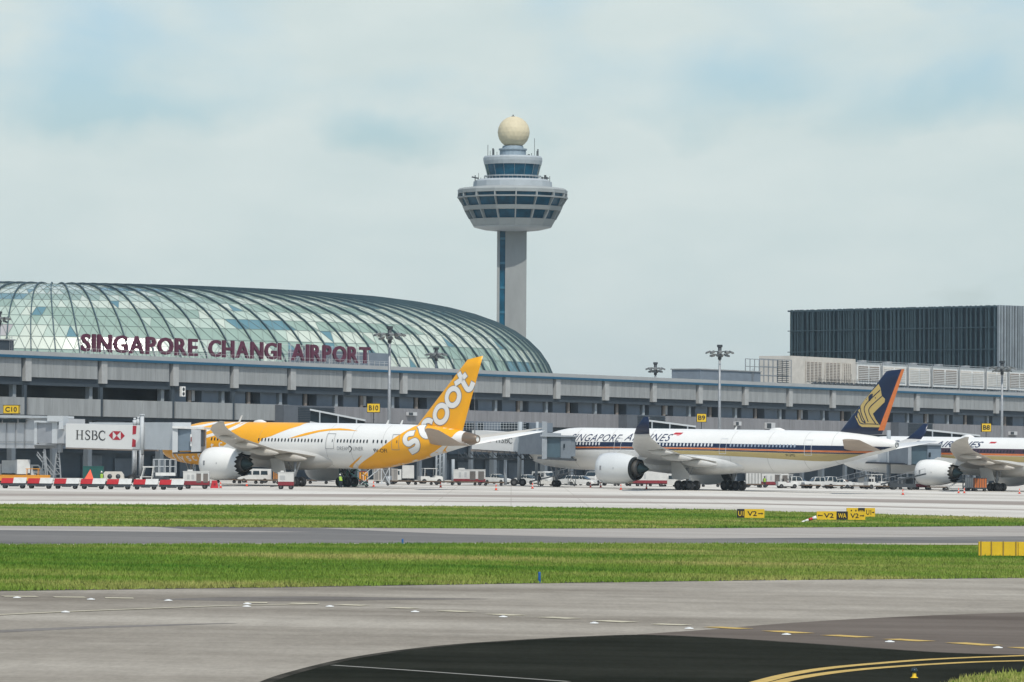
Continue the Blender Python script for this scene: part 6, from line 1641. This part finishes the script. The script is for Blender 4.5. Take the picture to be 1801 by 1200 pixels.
# under the yellow jet
v = put(van('white van parked behind the engine of the yellow jet'), 448, Y=640, rz=math.pi)
put(container('orange container beside the white van', mat('dull_orange', (.55, .22, .03)), 1.0, 1.3, M_dsteel), 487, Y=638)
fd = flat_dolly(); fd['label'] = 'flat dolly behind the red plastic barrier'; put(fd, 398, Y=628)
for (px, Y, lab) in ((436, 625, 'flat dolly in front of the white van'), (475, 628, 'flat dolly right of the white van'), (560, 640, 'flat dolly seen between the wheels of the yellow jet'), (705, 650, 'flat dolly below the white box trailer'), (745, 650, 'flat dolly in front of the lattice support post'),
                     (782, 652, 'flat dolly left of the white power unit with dark red base'), (822, 655, 'flat dolly under the white power unit with dark red base'), (868, 655, 'flat dolly in front of the first white car'),
                     (1095, 690, 'flat dolly under the big engine of the gold emblem jet'), (1250, 700, 'flat dolly behind the wheels of the gold emblem jet'), (1325, 700, 'flat dolly just right of the gold emblem jet wheels')):
    place_copy(fd, GP(px, Y), 0, lab, 'flat cargo dollies parked in a line')
sl = 'empty dark flat dolly in the long parked line behind the orange cones'
for k, (px, Y) in enumerate([(1075, 694), (1116, 694), (1157, 695), (1199, 696), (1290, 700), (1384, 702), (1425, 702), (1468, 703), (1512, 704), (1556, 706), (1648, 706)]):
    place_copy(fd, GP(px, Y), 0, sl, 'empty flat dollies in the long parked line')
put(steps('dark green wheeled steps behind the main wheels of the yellow jet', M_green, 2.6), 622, 857, rz=math.pi)
put(container('yellow and maroon crate right of the dark green steps', M_yel, 1.2, 1.4, M_dred), 640, Y=640)
put(steps('pale aluminium ladder steps beside the yellow and maroon crate', M_bridgef, 3.2), 661, Y=630)
put(container('grey curtain sided trailer behind the pale ladder steps', mat('curtain_grey', (.25, .24, .23)), 3.4, 1.7, M_beige), 679, Y=655)
put(truck('white box truck under the tail of the yellow jet', M_vwhite, M_vwhite, 1.7, 1.9), 708, Y=668, rz=math.pi)
put(tug('white open tractor left of the lattice support post'), 757, Y=672, rz=.3, sc=1.2)
put(gpu('white power unit with dark red base and grilles under the bank panel bridge', 4.6, 1.7, True), 826, Y=658)
c1 = put(car('white car parked right of the power unit with dark red base'), 876, Y=690, rz=-.7)
for (px, Y, rz, lab) in ((929, 688, -.75, 'white car parked left of the front wheel of the gold emblem jet'), (1003, 690, 2.5, 'white car behind the nose wheel of the gold emblem jet'), (1024, 684, -.4, 'white car just left of the big silver engine'),
                         (1405, 720, -.5, 'white car behind the white pickup under the gold emblem jet tail'), (1478, 712, 2.8, 'small white car at the right end of the pickup row')):
    place_copy(c1, GP(px, Y), rz, lab, 'parked cars and pickups on the apron')
put(van('white van with front window behind the nose gear of the gold emblem jet'), 958, Y=700, rz=-1.0)
put(belt_loader('white belt loader sloping up at the nose of the gold emblem jet'), 967, Y=668, rz=.1, sc=.8)
put(steps('dark lattice steps behind the nose of the gold emblem jet', M_dsteel, 2.6), 990, Y=672)
put(truck('white truck beside the big silver engine', M_vwhite, M_dsteel, 1.6, 1.3), 1050, Y=690, rz=-2.2)
g1 = put(gpu('long white power unit with dark red base behind the silver engine exhaust', 5.4, 1.8, False), 1142, Y=690)
put(van('white van right of the long power unit, behind the gear door'), 1184, Y=694, rz=0)
put(gpu('grey and white power unit with red base right of the far wheels', 4.4, 1.7, True), 1362, Y=706)
put(belt_loader('white belt loader right of the far wheels of the gold emblem jet'), 1330, Y=716, rz=math.pi)
p1_ = put(pickup('white pickup truck under the tail of the gold emblem jet, nearest the camera'), 1440, Y=704, rz=math.pi + .3)
for (px, Y, rz, lab) in ((1398, 708, .2, 'white pickup truck left of the nearest pickup'), (1460, 722, -2.6, 'white pickup truck half hidden behind the nearest pickup')):
    place_copy(p1_, GP(px, Y), rz, lab, 'parked cars and pickups on the apron')
put(belt_loader('white belt loader between the pickups and the third jet nose'), 1505, Y=715, rz=.2)
put(tug('white tractor under the chin of the third jet'), 1540, Y=712, rz=.4, sc=1.2)
put(belt_loader('dark equipment belt under the third jet, left of its engine', M_dsteel), 1588, Y=706, rz=.1)
put(gpu('low beige power unit left of the third jet engine', 2.4, .9, False), 1622, Y=712)
put(container('white box container behind the third jet exhaust', M_vwhite, 1.4, 1.6), 1706, Y=705)
put(container('orange container behind the wheels of the third jet', mat('rust_orange', (.5, .14, .03), .7), 1.9, 1.6, M_dsteel), 1724, Y=700)
put(steps('white steps between the third jet engine and the white box container', M_bridgef, 2.2), 1685, Y=715)
tg = put(tug('white open tractor just right of the red based power unit under the gold emblem jet'), 1384, Y=698, rz=.2, sc=1.1)
put(container('white lattice sided cage cart between the far wheels and the power unit with red base', M_vwhite, 2.4, 1.9, M_dsteel), 1325, Y=704)
put(belt_loader('white belt loader partly behind the column of the slate grey bridge', M_vwhite), 1545, Y=720, rz=math.pi)
put(container('dark grey stacked crates left of the third jet engine', M_dsteel, 3.0, 1.4, M_steel), 1596, Y=712)
# cones
k0 = cone(); k0['label'] = 'orange cone right of the red plastic barrier'; put(k0, 388, 859)
for (px, py, lab) in ((434, 856, 'orange cone in front of the white van'), (657, 857, 'orange cone below the ladder steps'), (775, 858, 'orange cone in front of the lattice support post'), (872.5, 863, 'orange cone in front of the first parked car'),
                      (936.5, 860, 'orange cone left of the nose of the gold emblem jet'), (1038.5, 858, 'orange cone left of the big silver engine'), (1056.5, 858, 'dark orange cone under the intake of the silver engine'), (1092, 862, 'orange cone under the middle of the silver engine'),
                      (1137, 861, 'orange cone below the exhaust of the silver engine'), (1588, 871, 'orange cone on open concrete below the navy tail fin'), (1686, 868, 'left orange cone of the pair by the serrated engine'), (1696, 868, 'right orange cone of the pair by the serrated engine'), (1793, 869, 'orange cone near the right edge beside the third jet wheels')):
    place_copy(k0, G(px, py), rnd.random(), lab, 'orange cones on the apron')

# ------------------------------------------------------------------ people
def person(px, Y, rz, label, vest=True, hat=True, lean=0.0, arm=0.0):
    r = thing('person', GP(px, Y), rz, label, 'person', 'ground crew on the apron')
    J = {'pel': (0, 0, .95, .15), 'wst': (lean * .3, 0, 1.12, .135), 'che': (lean, 0, 1.36, .165), 'nec': (lean * 1.2, 0, 1.50, .06), 'hd': (lean * 1.25, 0, 1.60, .09), 'hd2': (lean * 1.3, 0, 1.72, .085)}
    for s, n in ((-1, 'r'), (1, 'l')):
        J['hip' + n] = (0, s * .1, .88, .10); J['kn' + n] = (.04 * s, s * .11, .48, .065); J['an' + n] = (.02 * s - .02, s * .12, .09, .045); J['to' + n] = (.02 * s + .13, s * .13, .04, .04)
        J['sh' + n] = (lean, s * .20, 1.42, .06); J['el' + n] = (lean + .04 + arm * .2, s * .26, 1.14, .045); J['ha' + n] = (lean + .14 + arm * .3, s * .24, .92 + arm * .2, .035)
        J['fi' + n] = (lean + .18 + arm * .34, s * .235, .84 + arm * .2, .022)
    keys = list(J); E = [('pel', 'wst'), ('wst', 'che'), ('che', 'nec'), ('nec', 'hd'), ('hd', 'hd2')]
    for n in 'rl': E += [('pel', 'hip' + n), ('hip' + n, 'kn' + n), ('kn' + n, 'an' + n), ('an' + n, 'to' + n), ('che', 'sh' + n), ('sh' + n, 'el' + n), ('el' + n, 'ha' + n), ('ha' + n, 'fi' + n)]
    me = bpy.data.meshes.new('body'); me.from_pydata([J[k][:3] for k in keys], [(keys.index(a), keys.index(b)) for a, b in E], [])
    o = bpy.data.objects.new('body', me); COL.objects.link(o); o.parent = r; me.materials.append(M_cloth)
    sk = o.modifiers.new('skin', 'SKIN'); 
    for i, k in enumerate(keys): me.skin_vertices[0].data[i].radius = (J[k][3], J[k][3]); me.skin_vertices[0].data[i].use_root = (k == 'pel')
    o.modifiers.new('sub', 'SUBSURF').levels = 1
    mb = MB(); mb.rings([[((c[0] + .185 * math.cos(t) * w_), .225 * math.sin(t) * w_, c[2]) for t in [2 * math.pi * q / 14 for q in range(14)]] for c, w_ in (((0, 0, .92), .95), ((lean * .5, 0, 1.15), .9), ((lean, 0, 1.36), 1.0), ((lean, 0, 1.47), .7))], 0, True)
    mb.build('vest' if vest else 'jacket', M_vest if vest else M_cloth, r)
    mb = MB(); mb.lathe([(.001, .19), (.06, .18), (.10, .11), (.115, .03), (.15 if hat else .115, .02), (.115, .0)], (lean * 1.3, 0, 1.64), 'z', 12); mb.build('helmet' if hat else 'hair', M_vwhite if hat else M_black, r)
    mb = MB(); mb.lathe([(.001, -.11), (.06, -.09), (.085, -.02), (.09, .05)], (lean * 1.3 + .02, 0, 1.62), 'z', 12); mb.box(lean * 1.3 + .1, lean * 1.3 + .125, -.015, .015, 1.60, 1.63); mb.build('face', M_skin, r)
person(600, 588, 2.0, 'person in a bright hi-vis vest bending by the main wheels of the yellow jet', True, True, .25, 1)
person(179, 566, -1.2, 'person in a white helmet standing behind the striped dollies', True, True)
person(949, 655, -1.0, 'person in dark workwear beside the nose wheel of the gold emblem jet', False, False)
person(1345, 700, -1.5, 'person in a vest by the far wheels of the gold emblem jet', True, False)
#REST_END
# ------------------------------------------------------------------ thin tropical haze
mb = MB(); mb.box(-9100, 9100, -400, 12100, -130, 130)
hm = bpy.data.materials.new('haze_air'); hm.use_nodes = True; ht = hm.node_tree
for n_ in list(ht.nodes):
    if n_.type == 'BSDF_PRINCIPLED': ht.nodes.remove(n_)
pv = ht.nodes.new('ShaderNodeVolumePrincipled'); pv.inputs['Density'].default_value = .00007; pv.inputs['Color'].default_value = (.80, .90, .95, 1); pv.inputs['Anisotropy'].default_value = .2
ht.links.new(pv.outputs[0], [n_ for n_ in ht.nodes if n_.type == 'OUTPUT_MATERIAL'][0].inputs['Volume'])
hz = mb.build('haze', hm); tag(hz, 'thin pale haze over the airfield', kind='stuff')
print('objects', len(bpy.data.objects))
